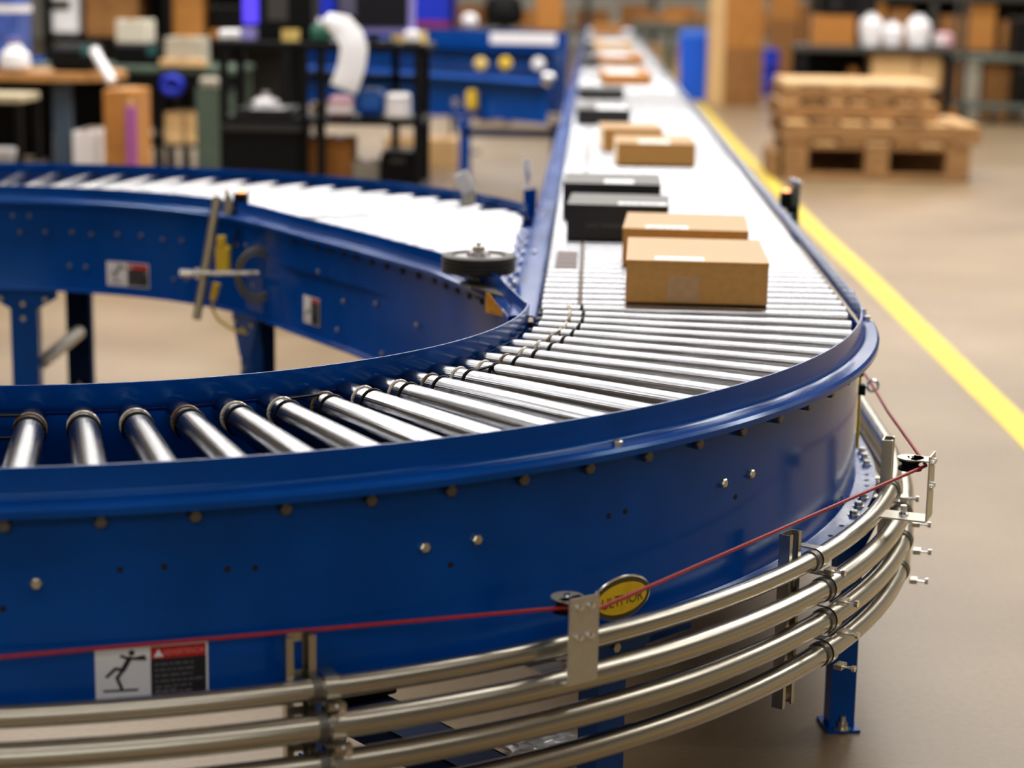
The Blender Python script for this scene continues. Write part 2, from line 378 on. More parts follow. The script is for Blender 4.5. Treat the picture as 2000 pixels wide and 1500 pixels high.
# scratch marks / letters stamped on the inner guard
# ------------------------------------------------------------------ things printed / fixed on the outer web
def bent(vs, a_c, z_c, r, flip=1):                   # map local (x along arc, y up, z out) to the web
    out = []
    for v in vs:
        a = rad(a_c) + v[0] / r; q = r + v[2]
        out.append(Vector((C.x + q * math.cos(a), C.y + q * math.sin(a), z_c + v[1])))
    return out
def grid_rect(x0, x1, y0, y1, z, n=6):
    vs = []; fs = []
    for i in range(n + 1):
        x = x0 + (x1 - x0) * i / n; vs += [(x, y0, z), (x, y1, z)]
    for i in range(n): fs.append((2 * i, 2 * i + 2, 2 * i + 3, 2 * i + 1))
    return vs, fs
def capsule(p, q, w, z):
    p = Vector(p); q = Vector(q); d = (q - p).normalized(); nn = Vector((-d.y, d.x)); poly = []
    for k in range(7): t = -PI / 2 + PI * k / 6; poly.append(q + (d * math.cos(t) + nn * math.sin(t)) * w)
    for k in range(7): t = PI / 2 + PI * k / 6; poly.append(p + (d * math.cos(t) + nn * math.sin(t)) * w)
    return [(v.x, v.y, z) for v in poly], [tuple(range(14))]
def warning_sign(parent, mapf, Wd, Hd, name='warning_sign'):
    mb = MB(); vs, fs = grid_rect(-Wd / 2, Wd / 2, -Hd / 2, Hd / 2, 0.0012); v2, f2 = grid_rect(-Wd / 2, Wd / 2, -Hd / 2, Hd / 2, 0.0)
    mb.add(mapf(vs), fs); mb.add(mapf(v2), f2)
    sg = mb.build(name, LABEL, parent, smooth=0, fix=False); sg['label'] = 'white and black warning sign with red header'
    s = Wd / 0.148
    def sub(nm, M, items):
        mb = MB()
        for vs, fs in items: mb.add(mapf(vs), fs)
        return mb.build(nm, M, sg, smooth=0, fix=False)
    x0 = -0.002 * s; x1 = Wd / 2 - 0.003 * s; top = Hd / 2 - 0.003 * s; hd = top - 0.017 * s
    sub('text_panel', BLACKINK, [grid_rect(x0, x1, -Hd / 2 + 0.003 * s, hd, 0.0016)])
    sub('header_band', REDINK, [grid_rect(x0, x1, hd, top, 0.0016)])
    tx = text_data('ADVERTENCIA', 0.0105 * s); cx = x0 + (x1 - x0) * 0.60; cy = (hd + top) / 2 - 0.001 * s
    sub('header_text', PINKINK, [([(v.x * 0.78 + cx, v.y + cy, 0.0020) for v in tx[0]], tx[1])])
    tri = [(x0 + 0.004 * s, cy - 0.005 * s, 0.0020), (x0 + 0.017 * s, cy - 0.005 * s, 0.0020), (x0 + 0.0105 * s, cy + 0.006 * s, 0.0020)]
    sub('alert_triangle', LABEL, [(tri, [(0, 1, 2)])])
    rnd = random.Random(7); items = []
    for k in range(7):
        if k == 6: y = -Hd / 2 + 0.008 * s; x_end = x0 + 0.030 * s
        else: y = hd - (0.008 + 0.0078 * k) * s; x_end = x0 + (0.050 + 0.016 * rnd.random()) * s
        x = x0 + 0.005 * s
        while x < x_end:
            w = (0.004 + 0.009 * rnd.random()) * s; items.append(grid_rect(x, min(x + w, x_end + 0.003 * s), y - 0.0016 * s, y + 0.0016 * s, 0.0020, 1)); x += w + 0.0022 * s
    sub('small_print', GREYINK, items)
    # falling figure
    w = 0.0036 * s; X = lambda u: -Wd / 2 + u * s; Y = lambda u: -Hd / 2 + u * s
    limbs = [((.0445, .056), (.036, .041), 1.5), ((.036, .041), (.026, .043), 1), ((.026, .043), (.015, .033), 1), ((.036, .041), (.028, .030), 1.1), ((.028, .030), (.0335, .0155), 1),
             ((.045, .056), (.065, .054), 0.9), ((.044, .056), (.034, .060), 0.9), ((.052, .056), (.064, .058), .7)]
    items = [capsule((X(p[0]), Y(p[1])), (X(q[0]), Y(q[1])), w * k * 0.6, 0.0020 + 0.00002 * i) for i, (p, q, k) in enumerate(limbs)]
    items.append(capsule((X(.0475), Y(.0635)), (X(.0476), Y(.0636)), w * 1.1, 0.0021))
    items.append(([(X(.010), Y(.0115), .002), (X(.055), Y(.0105), .002), (X(.055), Y(.0135), .002), (X(.010), Y(.0145), .002)], [(0, 1, 2, 3)]))
    sub('falling_figure', BLACKINK, items)
    return sg
warning_sign(curve, lambda vs: bent(vs, -71.15, 0.5135, RO + 0.0032), 0.148, 0.0725)
# oval maker's badge
def oval(rx, ry, z, n=40): return [(rx * math.cos(2 * PI * k / n), ry * math.sin(2 * PI * k / n), z) for k in range(n)]
BA, BZ, BR = -45.4, 0.509, RO + 0.0032
mb = MB(); n = 40
vs = oval(.063, .0355, 0) + oval(.063, .0355, .003) + oval(.061, .0335, .0045); fs = [(k, (k + 1) % n, (k + 1) % n + n, k + n) for k in range(n)] + [(k + n, (k + 1) % n + n, (k + 1) % n + 2 * n, k + 2 * n) for k in range(n)] + [tuple(range(2 * n, 3 * n))]
mb.add(bent(vs, BA, BZ, BR), fs); badge = mb.build('badge', CHROME, curve, smooth=30, fix=False); badge['label'] = 'oval yellow badge with chrome and black rim'
mb = MB(); mb.add(bent(oval(.0595, .032, .0048), BA, BZ, BR), [tuple(range(n))]); mb.build('badge_rim', OLIVE, badge, smooth=0, fix=False)
mb = MB(); mb.add(bent(oval(.053, .0245, .0050), BA, BZ, BR), [tuple(range(n))]); mb.build('badge_field', YEL, badge, smooth=0, fix=False)
tx = text_data('ULTMOR', 0.024); mb = MB(); mb.add(bent([(v.x * 0.92, v.y - 0.003, 0.0054) for v in tx[0]], BA, BZ, BR), tx[1]); mb.build('badge_lettering', mat('badge_ink', (0.10, 0.065, 0.02), 0.5), badge, smooth=0, fix=False)

# ------------------------------------------------------------------ conveyor stands
def stand_leg(parent, x, y, zt, rz, w=0.052, gus=0.20, M=BLUE, name='support_leg', gz=0.10):
    T = Matrix.Translation((x, y, 0)) @ Matrix.Rotation(rz, 4, 'Z'); mb = MB()
    mb.box(-w / 2, w / 2, -0.002, 0.002, 0.006, zt, T); mb.box(-w / 2, -w / 2 + 0.004, 0.002, 0.04, 0.006, zt, T); mb.box(w / 2 - 0.004, w / 2, 0.002, 0.04, 0.006, zt, T)
    mb.box(-w / 2 - 0.008, w / 2 + 0.008, -0.02, 0.06, 0, 0.006, T)
    g = [(-gus / 2, zt), (gus / 2, zt), (gus / 2, zt - 0.025), (w / 2, zt - gz), (-w / 2, zt - gz), (-gus / 2, zt - 0.025)]
    mb.prism(g[::-1], T @ Matrix.Rotation(PI / 2, 4, 'X') @ Matrix.Translation((0, 0, 0.002)), 0.004)
    lg = mb.build(name, M, parent)
    for (dx, dz) in ((-gus * 0.33, zt - 0.03), (gus * 0.33, zt - 0.03), (0, zt - 0.045), (0, zt - gz - 0.03)): MB().lathe([(0, 0.008), (0.006, 0.008)], 6, T @ Matrix.Translation((dx, -0.0055, dz)) @ Matrix.Rotation(PI / 2, 4, 'X')).build('leg_bolt', BOLT, lg)
    MB().lathe([(0, 0.016), (0.003, 0.016), (0.0031, 0.010), (0.014, 0.010), (0.0141, 0.006), (0.026, 0.005)], 12, T @ Matrix.Translation((0.0, -0.010, 0.006))).build('anchor_bolt', BOLT, lg, smooth=20)
    return lg
stand_leg(curve, 0.512, 3.60, 0.468, rad(8), 0.05, 0.12)
stand_leg(curve, *cp(-45, 1.62, 0).xy, 0.468, rad(45), 0.060, 0.20)
stand_leg(curve, -0.45, 3.37, 0.468, rad(45), 0.055, 0.10)
stand_leg(curve, *cp(-112, 1.62, 0).xy, 0.468, rad(-22), 0.060, 0.20)
def beam(parent, p, q, w, h, M, name):
    p = Vector(p); q = Vector(q); d = q - p; T = orient(p, d) ; mb = MB(); L = d.length
    mb.box(-h / 2, h / 2, -w / 2, w / 2, 0, L, T); return mb.build(name, M, parent)
pA, pB = cp(-45, 1.59, 0.13), Vector((-0.45, 3.41, 0.13))
mb = MB(); d = (pB - pA); T = Matrix.Translation(pA) @ Matrix.Rotation(math.atan2(d.y, d.x), 4, 'Z')
mb.box(0, d.length, -0.05, 0.05, -0.004, 0, T); mb.box(0, d.length, -0.05, -0.046, -0.05, 0, T); mb.box(0, d.length, 0.046, 0.05, -0.05, 0, T)
cb = mb.build('cross_beam', BLUED, curve)
mb = MB(); mb.box(d.length - 0.10, d.length + 0.0, -0.07, 0.07, 0, 0.05, T, c=0.004); mb.build('gear_case', BLK, cb)
mb = MB(); mb.box(0.25, 0.254, -0.05, 0.05, 0, 0.002, T); mb.box(0.40, 0.404, -0.05, 0.05, 0, 0.004, T); mb.build('weld_strip', CHROME, cb)
mb = MB(); T2 = Matrix.Translation(cp(-42, 1.60, 0.40)) @ Matrix.Rotation(rad(48), 4, 'Z')
mb.box(-0.11, 0.12, -0.01, 0.0, 0.0, 0.066, T2, c=0.004); mb.build('splice_plate', BLUE, curve)

# ------------------------------------------------------------------ straight conveyor
XL, XR = C.x + 0.991, C.x + RO           # -0.105 .. 0.546
straight = thing('straight_conveyor', (0.22, 4.0, 0), 'long straight roller conveyor running away towards the back wall', 'conveyor')
Y0, Y1 = 3.985, 33.0
tR, wR = guard_profile(0.797, 0.750, 0.468, 0.035, 0.046)
mb = MB(); P = [(XR, Y0), (XR, 10), (XR, 20), (XR, Y1)]; sweep(mb, P, tR, 1); sweep(mb, P, wR, 1); mb.build('guarded_side_frame', BLUE, straight)
prof = sheet([(0.0, 0.470), (0.0, 0.760), (0.002, 0.764), (0.006, 0.766), (0.046, 0.766), (0.049, 0.764), (0.05, 0.760), (0.05, 0.748)], 0.003)
mb = MB(); P = [(XL, 3.80), (XL, 10), (XL, 20), (XL, Y1)]; sweep(mb, P, prof, -1); mb.build('flat_side_frame', BLUE, straight)
mb = MB().box(XL + .002, XR - .002, Y0 + 0.02, Y1, 0.64, 0.644); mb.build('gap_shade_pan', BLUED, straight)  # added dark pan, shades the gaps of the straight rollers
def straight_roller():
    mb = MB(); R = 0.0245; L = XR - XL - 0.016
    def seg(st, M, n=16):
        mb.use(M); vs = []; fs = []
        for x, q in st:
            for k in range(n): t = 2 * PI * k / n; vs.append(Vector((x, q * math.cos(t), q * math.sin(t))))
        for i in range(len(st) - 1):
            for k in range(n): k2 = (k + 1) % n; fs.append((i * n + k, (i + 1) * n + k, (i + 1) * n + k2, i * n + k2))
        fs.append(tuple(range(n))); fs.append(tuple((len(st) - 1) * n + k for k in range(n - 1, -1, -1))); mb.add(vs, fs)
    g = 0.080
    seg([(0, .016), (0, .0225), (.002, R), (g - .005, R), (g - .003, R - .003), (g + .003, R - .003), (g + .005, R), (L - .002, R), (L, .0225), (L, .016)], STEEL)
    seg([(-.012, .006), (.001, .006)], DARKST, 6); seg([(L - .001, .006), (L + .008, .006)], DARKST, 6)
    mb.use(AMBER); mb.tube([Vector((g, (R - .001) * math.cos(2 * PI * k / 16), (R - .001) * math.sin(2 * PI * k / 16))) for k in range(16)], 0.0026, 5, closed=True)
    return mb
PITCH = 0.0762; zr = 0.765 - 0.0245
base = straight_roller().build('roller', STEEL, straight, local=True, smooth=30)
sl = lambda y: (XL + 0.008 - 0.22, y - 4.0, zr)
base.location = sl(Y0 + 0.045)
ny = int((Y1 - Y0 - 0.08) / PITCH)
for k in range(1, min(ny, 299)): put(base, 'roller', straight, sl(Y0 + 0.045 + PITCH * k))
mb = MB().use(STEEL)
for k in range(299, ny): mb.cyl((XL + .008, Y0 + .045 + PITCH * k, zr), (XR - .008, Y0 + .045 + PITCH * k, zr), 0.0245, 10)
o = mb.build('far_rollers', STEEL, straight); o['kind'] = 'stuff'
# strips of dark tape wrapped over four rollers beside the flat rail
for k in range(7, 11):
    mb = MB(); mb.lathe([(0, 0.0249), (0.052, 0.0249)], 18, Matrix.Translation((XL + 0.025, Y0 + .045 + PITCH * k, zr)) @ Matrix.Rotation(PI / 2, 4, 'Y'))
    mb.build('roller_sleeve', mat('worn_sleeve', (0.20, 0.16, 0.17), 0.5), straight)
o = MB().lathe([(0, .009), (.002, .009)], 14).lathe([(.002, .0065), (.008, .0065), (.0095, .005)], 6).build('rail_bolt', CHROME, straight, local=True)
o.location = (XR + 0.018 - .22, 0.08, 0.751)
for x, y in ((XR + 0.028, 4.03), (XL - 0.03, 4.72), (XL - 0.025, 5.55), (XL - 0.045, 5.6)): put(o, 'rail_bolt', straight, (x - .22, y - 4, 0.751 if x > 0 else 0.767))
for k in range(12):                                  # two rows of wheel-axle studs beside the merge
    y = 4.30 + k * 0.085
    for xx in (XL - 0.062, XL - 0.085): put(o, 'axle_stud', straight, (xx - 0.012 * (k % 2) - .22, y - 4, 0.752))
mb = MB().box(XL - 0.105, XL - 0.052, 4.22, 5.36, 0.738, 0.752); mb.build('stud_rail', BLUE, straight)
for y in (6.8, 10.2, 14.0, 18.5, 24.0, 30.0):
    for x, s in ((XL - 0.01, 1), (XR + 0.01, -1)): stand_leg(straight, x, y, 0.468, rad(90) if s > 0 else rad(-90), 0.05, 0.16)
mb = MB().box(XL - .035, XL + .002, 3.862, 3.866, .47, .745); mb.build('nose_plate', BLUE, straight)
mb = MB().box(XR + 0.0033, XR + 0.0075, 4.02, 4.06, 0.755, 0.796); mb.build('guard_splice', BLUE, straight)
# yellow cable strapped to the side frame near the splice
mb = MB(); mb.tube([(XR + 0.008, 3.90, 0.735), (XR + 0.009, 3.90, 0.66), (XR + 0.008, 3.88, 0.58), (XR + 0.007, 3.87, 0.50)], 0.0035, 8); mb.build('yellow_cable', YPLASTIC, curve)
mb = MB(); mb.box(XR + 0.002, XR + 0.014, 3.885, 3.905, 0.645, 0.665); mb.box(XR + 0.000, XR + 0.012, 3.83, 3.85, 0.618, 0.638); mb.build('cable_clip', BLK, curve)

# ------------------------------------------------------------------ merging spur behind
C2 = (-1.735, 4.82)
spur = thing('spur_conveyor', (C2[0], C2[1], 0), 'blue spur roller conveyor curving in from the left to merge', 'conveyor')
nearP = arc_pts(C2, 1.01, 150, 36) + [(-.78, 5.195), (-.59, 4.92), (-.36, 4.56), (-.20, 4.20), (-.122, 3.83)]
farP = arc_pts(C2, 1.745, 150, 30) + [(-.185, 5.60)]
tS, wS = guard_profile(0.790, 0.748, 0.474, 0.022, 0.03)
mb = MB(); sweep(mb, nearP, tS, 1); sweep(mb, nearP, wS, 1); mb.build('near_side_frame', BLUE, spur)
mb = MB(); sweep(mb, farP, tS, -1); sweep(mb, farP, wS, -1); mb.build('far_side_frame', BLUE, spur)
mb = MB(); rings = []
for i in range(31):
    a = 150 + (36 - 150) * i / 30
    rings.append([Vector((C2[0] + r * math.cos(rad(a)), C2[1] + r * math.sin(rad(a)), z)) for r, z in ((1.015, .64), (1.735, .64), (1.735, .644), (1.015, .644))])
mb.loft(rings); mb.add([(-.90, 5.39, .644), (-.80, 5.2, .644), (-.36, 4.57, .644), (-.21, 4.25, .644), (-.18, 5.55, .644), (-.33, 5.80, .644)], [(0, 1, 2, 3, 4, 5)]); mb.build('gap_shade_pan', BLUED, spur)  # added dark pan, shades the gaps of the spur rollers
def plain_roller(L, R=0.0245, R0=None):
    R0 = R0 or R; mb = MB(); mb.use(STEEL); n = 18; st = [(0, R0 * .9), (.002, R0), (L - .002, R), (L, R * .9)]; vs = []; fs = []
    for x, q in st:
        for k in range(n): t = 2 * PI * k / n; vs.append(Vector((x, q * math.cos(t), -q + q * math.sin(t))))
    for i in range(3):
        for k in range(n): k2 = (k + 1) % n; fs.append((i * n + k, (i + 1) * n + k, (i + 1) * n + k2, i * n + k2))
    fs.append(tuple(range(n))); fs.append(tuple(3 * n + k for k in range(n - 1, -1, -1))); mb.add(vs, fs); return mb
ra = [146 - 3.82 * k for k in range(30)]; ra = [a for a in ra if a > 33]
sr = plain_roller(0.70, 0.031, 0.021).build('roller', STEEL, spur, local=True, smooth=30)
for i, a in enumerate(ra):
    loc = (1.025 * math.cos(rad(a)), 1.025 * math.sin(rad(a)), 0.765)
    if i == 0: sr.location = loc; sr.rotation_euler = (0, 0, rad(a))
    else: put(sr, 'roller', spur, loc, (0, 0, rad(a)))
dv = Vector((.545, -.839)); rv = Vector((.839, .545)); N0 = Vector((-.886 + .03, 5.36 - .05)) + rv * 0.02
t = 0.02
while t < 1.35:
    p = N0 + dv * t; L = (-.20 - p.x) / rv.x
    Lmax = 0.70; L = min(L, Lmax)
    # keep the near end inside the near frame
    if L < 0.05: break
    q = plain_roller(L, 0.0245).build('roller', STEEL, spur, local=True, smooth=30); q.location = (p.x - C2[0], p.y - C2[1], 0.765); q.rotation_euler = (0, 0, math.atan2(rv.y, rv.x)); t += 0.0762
def near_pt(a, off, z): return Vector((C2[0] + (1.01 - off) * math.cos(rad(a)), C2[1] + (1.01 - off) * math.sin(rad(a)), z))
sb = MB().lathe([(0, .0065), (.005, .0065), (.0065, .005)], 6).build('web_bolt', mat('dull_bolt', (.30, .31, .30), .4, 1.0), spur, local=True)
fst = True
def web_bolt(pos, dr):
    global fst
    M = Matrix.Translation((-C2[0], -C2[1], 0)) @ orient(pos, dr)
    if fst: sb.location = M.to_translation(); sb.rotation_euler = M.to_euler(); fst = False
    else: put(sb, 'web_bolt', spur, M.to_translation(), M.to_euler())
for a, z in [(89.8, .650), (85.3, .653), (80.4, .654), (76.8, .651), (71.7, .656), (66.9, .657), (62.4, .652), (58.1, .655), (91, .70), (88, .70), (78, .55), (81, .55), (66, .54), (60, .535), (57, .54), (47, .66), (44, .665), (41, .67), (39, .56)]:
    web_bolt(near_pt(a, 0.0032, z), -Vector((math.cos(rad(a)), math.sin(rad(a)), 0)))
nd = Vector((-.84, -.545, 0))
for px_, py_, z in [(-.70, 5.07, .66), (-.62, 4.96, .60), (-.52, 4.82, .62), (-.40, 4.63, .60), (-.64, 4.99, .52), (-.50, 4.78, .50)]:
    web_bolt(Vector((px_, py_, z)) + nd * 0.012, nd)
dh = MB().lathe([(0, 0.011), (0.0006, 0.011)], 10).build('slot_hole', HOLE, spur, local=True); fs2 = True
for k in range(16):
    tt = k / 15.0
    i0 = tt * (0.56)
    p = Vector((-.80 + tt * .56, 5.225 - tt * .93, .724)); 
    # follow the near frame polyline
    seg = [(-.80, 5.225), (-.59, 4.92), (-.36, 4.56), (-.20, 4.20)]; u = tt * 3; j = min(2, int(u)); w = u - j
    p = Vector((seg[j][0] + (seg[j + 1][0] - seg[j][0]) * w, seg[j][1] + (seg[j + 1][1] - seg[j][1]) * w, .722)) + nd * 0.0045
    M = Matrix.Translation((-C2[0], -C2[1], 0)) @ orient(p, nd)
    if fs2: dh.location = M.to_translation(); dh.rotation_euler = M.to_euler(); fs2 = False
    else: put(dh, 'slot_hole', spur, M.to_translation(), M.to_euler())
# signs on the near web
def map_arc2(a_c, z_c):
    def f(vs): return [Vector((C2[0] + (1.0065 - v[2]) * math.cos(rad(a_c) - v[0] / 1.0065), C2[1] + (1.0065 - v[2]) * math.sin(rad(a_c) - v[0] / 1.0065), z_c + v[1])) for v in vs]
    return f
warning_sign(spur, map_arc2(69.8, 0.535), 0.150, 0.0735)
def map_flat(p, d, nrm):
    p = Vector(p); d = Vector(d).normalized(); nrm = Vector(nrm).normalized()
    return lambda vs: [p + d * v[0] + Vector((0, 0, 1)) * v[1] + nrm * v[2] for v in vs]
warning_sign(spur, map_flat(Vector((-.735, 5.13, 0.545)) + nd * 0.006, (.567, -.823, 0), nd), 0.095, 0.075)
# joint cover between the two frame sections
mb = MB(); T = Matrix.Translation(near_pt(38.5, 0.0035, 0)) @ Matrix.Rotation(rad(38.5 + 90), 4, 'Z'); mb.box(-.05, .05, 0, .004, .478, .70, T); mb.build('joint_plate', BLUE, spur)
# stands
def spur_leg(a, r, w, gus, M, gz=0.12, rz=None):
    p = Vector((C2[0] + r * math.cos(rad(a)), C2[1] + r * math.sin(rad(a)), 0)); return stand_leg(spur, p.x, p.y, 0.474, rad(a - 90) if rz is None else rz, w, gus, M, gz=gz)
spur_leg(89.6, 1.005, 0.085, 0.21, BLUE, 0.06); spur_leg(90.8, 1.75, 0.085, 0.14, BLUED, 0.03)
spur_leg(41.5, 1.005, 0.056, 0.13, BLUE, 0.13); spur_leg(41.3, 1.045, 0.05, 0.07, BLUED, 0.10)  # darker second leg added as the shaded side of the first
pa, pb = near_pt(89.0, -0.05, 0.10), Vector((C2[0] + 1.70 * math.cos(rad(90.4)), C2[1] + 1.70, 0.215))
mb = MB().cyl(near_pt(87.4, -0.04, 0.24), pb, 0.022, 14); mb.build('brace_tube', ZINC, spur)
# gusset plate and tag at the nose of the merge
mb = MB(); mb.prism([(-.215, 4.20), (-.128, 4.11), (-.120, 3.84), (-.152, 3.86)], Matrix.Translation((0, 0, .752)), 0.004); mb.build('gusset_plate', BLUE, spur)
mb = MB(); T = Matrix.Translation((-.192, 3.955, 0))
mb.prism([(-.019, .050), (-.012, .051), (.017, .012), (.018, .002), (-.019, .010)], T @ Matrix.Translation((0, 0, .738)) @ Matrix.Rotation(PI / 2, 4, 'X'), 0.003); g = mb.build('caution_tag', YTAG, spur); g['label'] = 'orange hang tag'
gb = MB()
for x, y in ((-.185, 4.14), (-.145, 4.10), (-.140, 3.95)): gb.lathe([(0, .007), (.004, .007), (.006, .005)], 10, Matrix.Translation((x, y, .756)))
gb.build('gusset_bolts', CHROME, spur)

# ------------------------------------------------------------------ guide wheel
gw = thing('guide_wheel', (-.246, 4.30, .74), 'black rubber guide wheel lying flat at the merge point', 'wheel')
T = Matrix.Translation((-.246, 4.30, .781))
mb = MB(); mb.lathe([(0, .060), (0, .078), (.003, .082), (.006, .0835), (.010, .0835), (.012, .0805), (.014, .0835), (.019, .0835), (.021, .0805), (.023, .0835), (.028, .0835), (.030, .0805), (.032, .0835), (.037, .082), (.040, .077), (.040, .062), (.037, .058), (.003, .058)], 40, T, caps=False); mb.build('tyre', RUB, gw)
mb = MB(); mb.lathe([(.002, .058), (.034, .058), (.036, .052), (.036, .028), (.046, .022), (.048, .012)], 32, T); mb.build('hub', mat('wheel_hub', (.30, .28, .29), .35, .8), gw)
mb = MB(); mb.lathe([(.048, .014), (.058, .014), (.060, .010)], 6, T); mb.lathe([(.060, .006), (.066, .006)], 10, T); mb.build('axle_nut', ZINC, gw)
mb = MB(); mb.lathe([(-.055, .010), (.004, .010)], 12, T); mb.lathe([(-.025, .017), (-.012, .017)], 6, T); mb.lathe([(-.06, .014), (-.05, .014)], 6, T); mb.build('axle_bolt', DARKST, gw)
mb = MB(); mb.prism([(-.285, 4.27), (-.265, 4.335), (-.15, 4.17), (-.135, 4.08), (-.18, 4.085)], Matrix.Translation((0, 0, .757)), 0.005); mb.build('mounting_arm', DARKST, gw)

# ------------------------------------------------------------------ bumper pipes, strut posts
bump = thing('bumper_rail', (C.x, C.y, 0.25), 'four curved steel bumper pipes wrapped around the conveyor corner', 'rail')
PIPES = [(1.722, .492, .0155), (1.744, .447, .0185), (1.748, .394, .0185), (1.745, .336, .0185)]
for r, z, pr in PIPES:
    pts = [cp(a, r, z) for a in [A0 + (0 - A0) * i / 70 for i in range(71)]] + [Vector((C.x + r, y, z)) for y in (4.4, 5.2, 6.4)]
    mb = MB(); mb.tube(pts, pr, 16); mb.build('pipe', GALV, bump)
def strut_post(a, z0, z1, r=1.692):
    T = Matrix.Translation(cp(a, r, 0)) @ Matrix.Rotation(rad(a) + PI / 2, 4, 'Z')      # local x tangential, -y outward
    mb = MB(); w = .0205; dpt = .020; t = .0028
    # web against the frame, two flanges, returned lips: open side outward; slots pierced through the web
    mb.box(-w, -w + t, -dpt, 0, z0, z1, T); mb.box(w - t, w, -dpt, 0, z0, z1, T)
    mb.box(-w + t, -w + .010, -dpt, -dpt + t, z0, z1, T); mb.box(w - .010, w - t, -dpt, -dpt + t, z0, z1, T)
    mb.box(-w + t, -.0065, -t, 0, z0, z1, T); mb.box(.0065, w - t, -t, 0, z0, z1, T)
    zz = z1
    edges = [z1]
    while zz > z0 + 0.06:
        mb.box(-.0065, .0065, -t, 0, zz - .012, zz, T); zz -= .052
    mb.box(-.0065, .0065, -t, 0, z0, min(zz, z0 + .02), T)
    return mb.build('strut_post', GALV, bump)
CLAMPS = {}
for a, z0, z1 in ((-64.8, .24, .564), (-32.6, .250, .546), (-14.3, .30, .594), (-98, .24, .564)): strut_post(a, z0, z1, 1.705 if a > -20 else 1.692)
def clamp(a, r, z, pr):
    T = Matrix.Translation(cp(a, r, z)) @ Matrix.Rotation(rad(a) + PI / 2, 4, 'Z'); mb = MB()
    mb.use(GALV)
    n = 14; R0 = pr + .0015; rr = []
    for k in range(n + 1):
        t = PI / 2 + (-PI) * k / n
        rr.append((R0 * math.cos(t), R0 * math.sin(t)))
    path = [(-.030, R0)] + [(p[0], p[1]) for p in rr] + [(-.030, -R0)]
    pr2 = sheet([(u, v) for u, v in path], .0022)
    vs = []
    for x in (-.010, .010): vs += [T @ Vector((x, -u, v)) for u, v in pr2]
    n2 = len(pr2); fs = [tuple(range(n2 - 1, -1, -1)), tuple(range(n2, 2 * n2))] + [(k, (k + 1) % n2, (k + 1) % n2 + n2, k + n2) for k in range(n2)]
    mb.add(vs, fs)
    mb.box(-.012, .012, -R0 - .016, -R0 - .002, -R0 - .004, -R0 + .004, T)
    cl = mb.build('pipe_clamp', GALV, bump)
    mb = MB(); p = T @ Vector((0, -R0 - .030, -R0)); q = T @ Vector((0, -R0 - .002, -R0))
    mb.cyl(q, p, .0028, 8); mb.cyl(p, T @ Vector((0, -R0 - .036, -R0)), .0058, 6); mb.build('clamp_screw', CHROME, cl)
    mb = MB(); p = T @ Vector((-.026, 0, 0)); q = T @ Vector((-.013, 0, 0)); mb.cyl(p, q, pr + .0022, 16); mb.build('pipe_coupling', DARKST, cl)
for a in (-63.6, -30.6, -13.4, -97):
    for r, z, pr in PIPES: clamp(a, r, z, pr)

# ------------------------------------------------------------------ emergency pull cord with its pulleys
def pulley(a, label, r=1.80, z0=.462, z1=.575, w=.052):
    t = thing('pulley_bracket', cp(a, 1.70, z0), label, 'bracket', 'pull cord pulley brackets')
    T = Matrix.Translation(cp(a, r, 0)) @ Matrix.Rotation(rad(a) + PI / 2, 4, 'Z')
    mb = MB(); mb.box(-w / 2, w / 2, -.0015, .0015, z0, z1, T); mb.box(-w / 2, w / 2, 0.0015, .115, z0 - .003, z0, T); mb.build('bracket_plate', ZINC, t)
    mb = MB(); tz = z1 - .012; mb.box(-.019, .019, .0015, .035, tz, tz + .0025, T); mb.lathe([(tz, .0235), (tz + .0025, .0235)], 28, T @ Matrix.Translation((0, .038, 0))); mb.build('cover_disc', ZINC, t)
    mb = MB(); mb.lathe([(tz - .020, .021), (tz - .016, .021), (tz - .012, .015), (tz - .008, .015), (tz - .004, .021), (tz - .001, .021)], 28, T @ Matrix.Translation((0, .038, 0))); mb.build('pulley_wheel', BLK, t)
    for dx in (-.010, .010):
        for dz in (.014, .058): MB().lathe([(0, .0055), (.004, .0055), (.0055, .003)], 12, T @ Matrix.Translation((dx, -.0015, z1 - dz)) @ Matrix.Rotation(PI / 2, 4, 'X')).build('bracket_screw', CHROME, t)
    MB().lathe([(0, .006), (.003, .005)], 12, T @ Matrix.Translation((0, .038, tz + .0025))).build('pivot_rivet', CHROME, t)
    MB().lathe([(0, .009), (.003, .009), (.006, .006), (.018, .006)], 8, T @ Matrix.Translation((0.002, .045, z0))).build('mounting_bolt', CHROME, t)
    return T, z1 - .022
Tc, zc = pulley(-51.7, 'zinc pulley bracket standing in front of the oval yellow badge', 1.776, .455, .580)
Tr, zr2 = pulley(-19.8, 'zinc pulley bracket at the right bend of the conveyor', 1.817, .494, .611)
Tl, zl = pulley(-88.0, 'zinc pulley bracket beyond the left edge of the warning sign', 1.78, .455, .580)
pc = thing('pull_cord', cp(-35, 1.75, .58), 'thin red emergency pull cord strung between pulley brackets', 'cord')
pR = Tr @ Vector((0, .010, zr2)); pRo = Tr @ Vector((.010, .016, zr2 + .004)); pC1 = Tc @ Vector((.020, .010, zc)); pC0 = Tc @ Vector((-.015, .030, zc)); pL = Tl @ Vector((.02, .03, zl))
pC1 = Tc @ Vector((.018, .008, zc - .006))
mb = MB(); mb.tube([pR, pC1], .0030, 8); mb.build('cord_run', CORD, pc)
mb = MB(); mb.tube([pC1, Tc @ Vector((0, .019, zc)), pC0], .0030, 8); mb.build('cord_wrap', CORD, pc)
mb = MB(); mb.tube([pC0, pL], .0030, 8); mb.build('cord_run', CORD, pc)
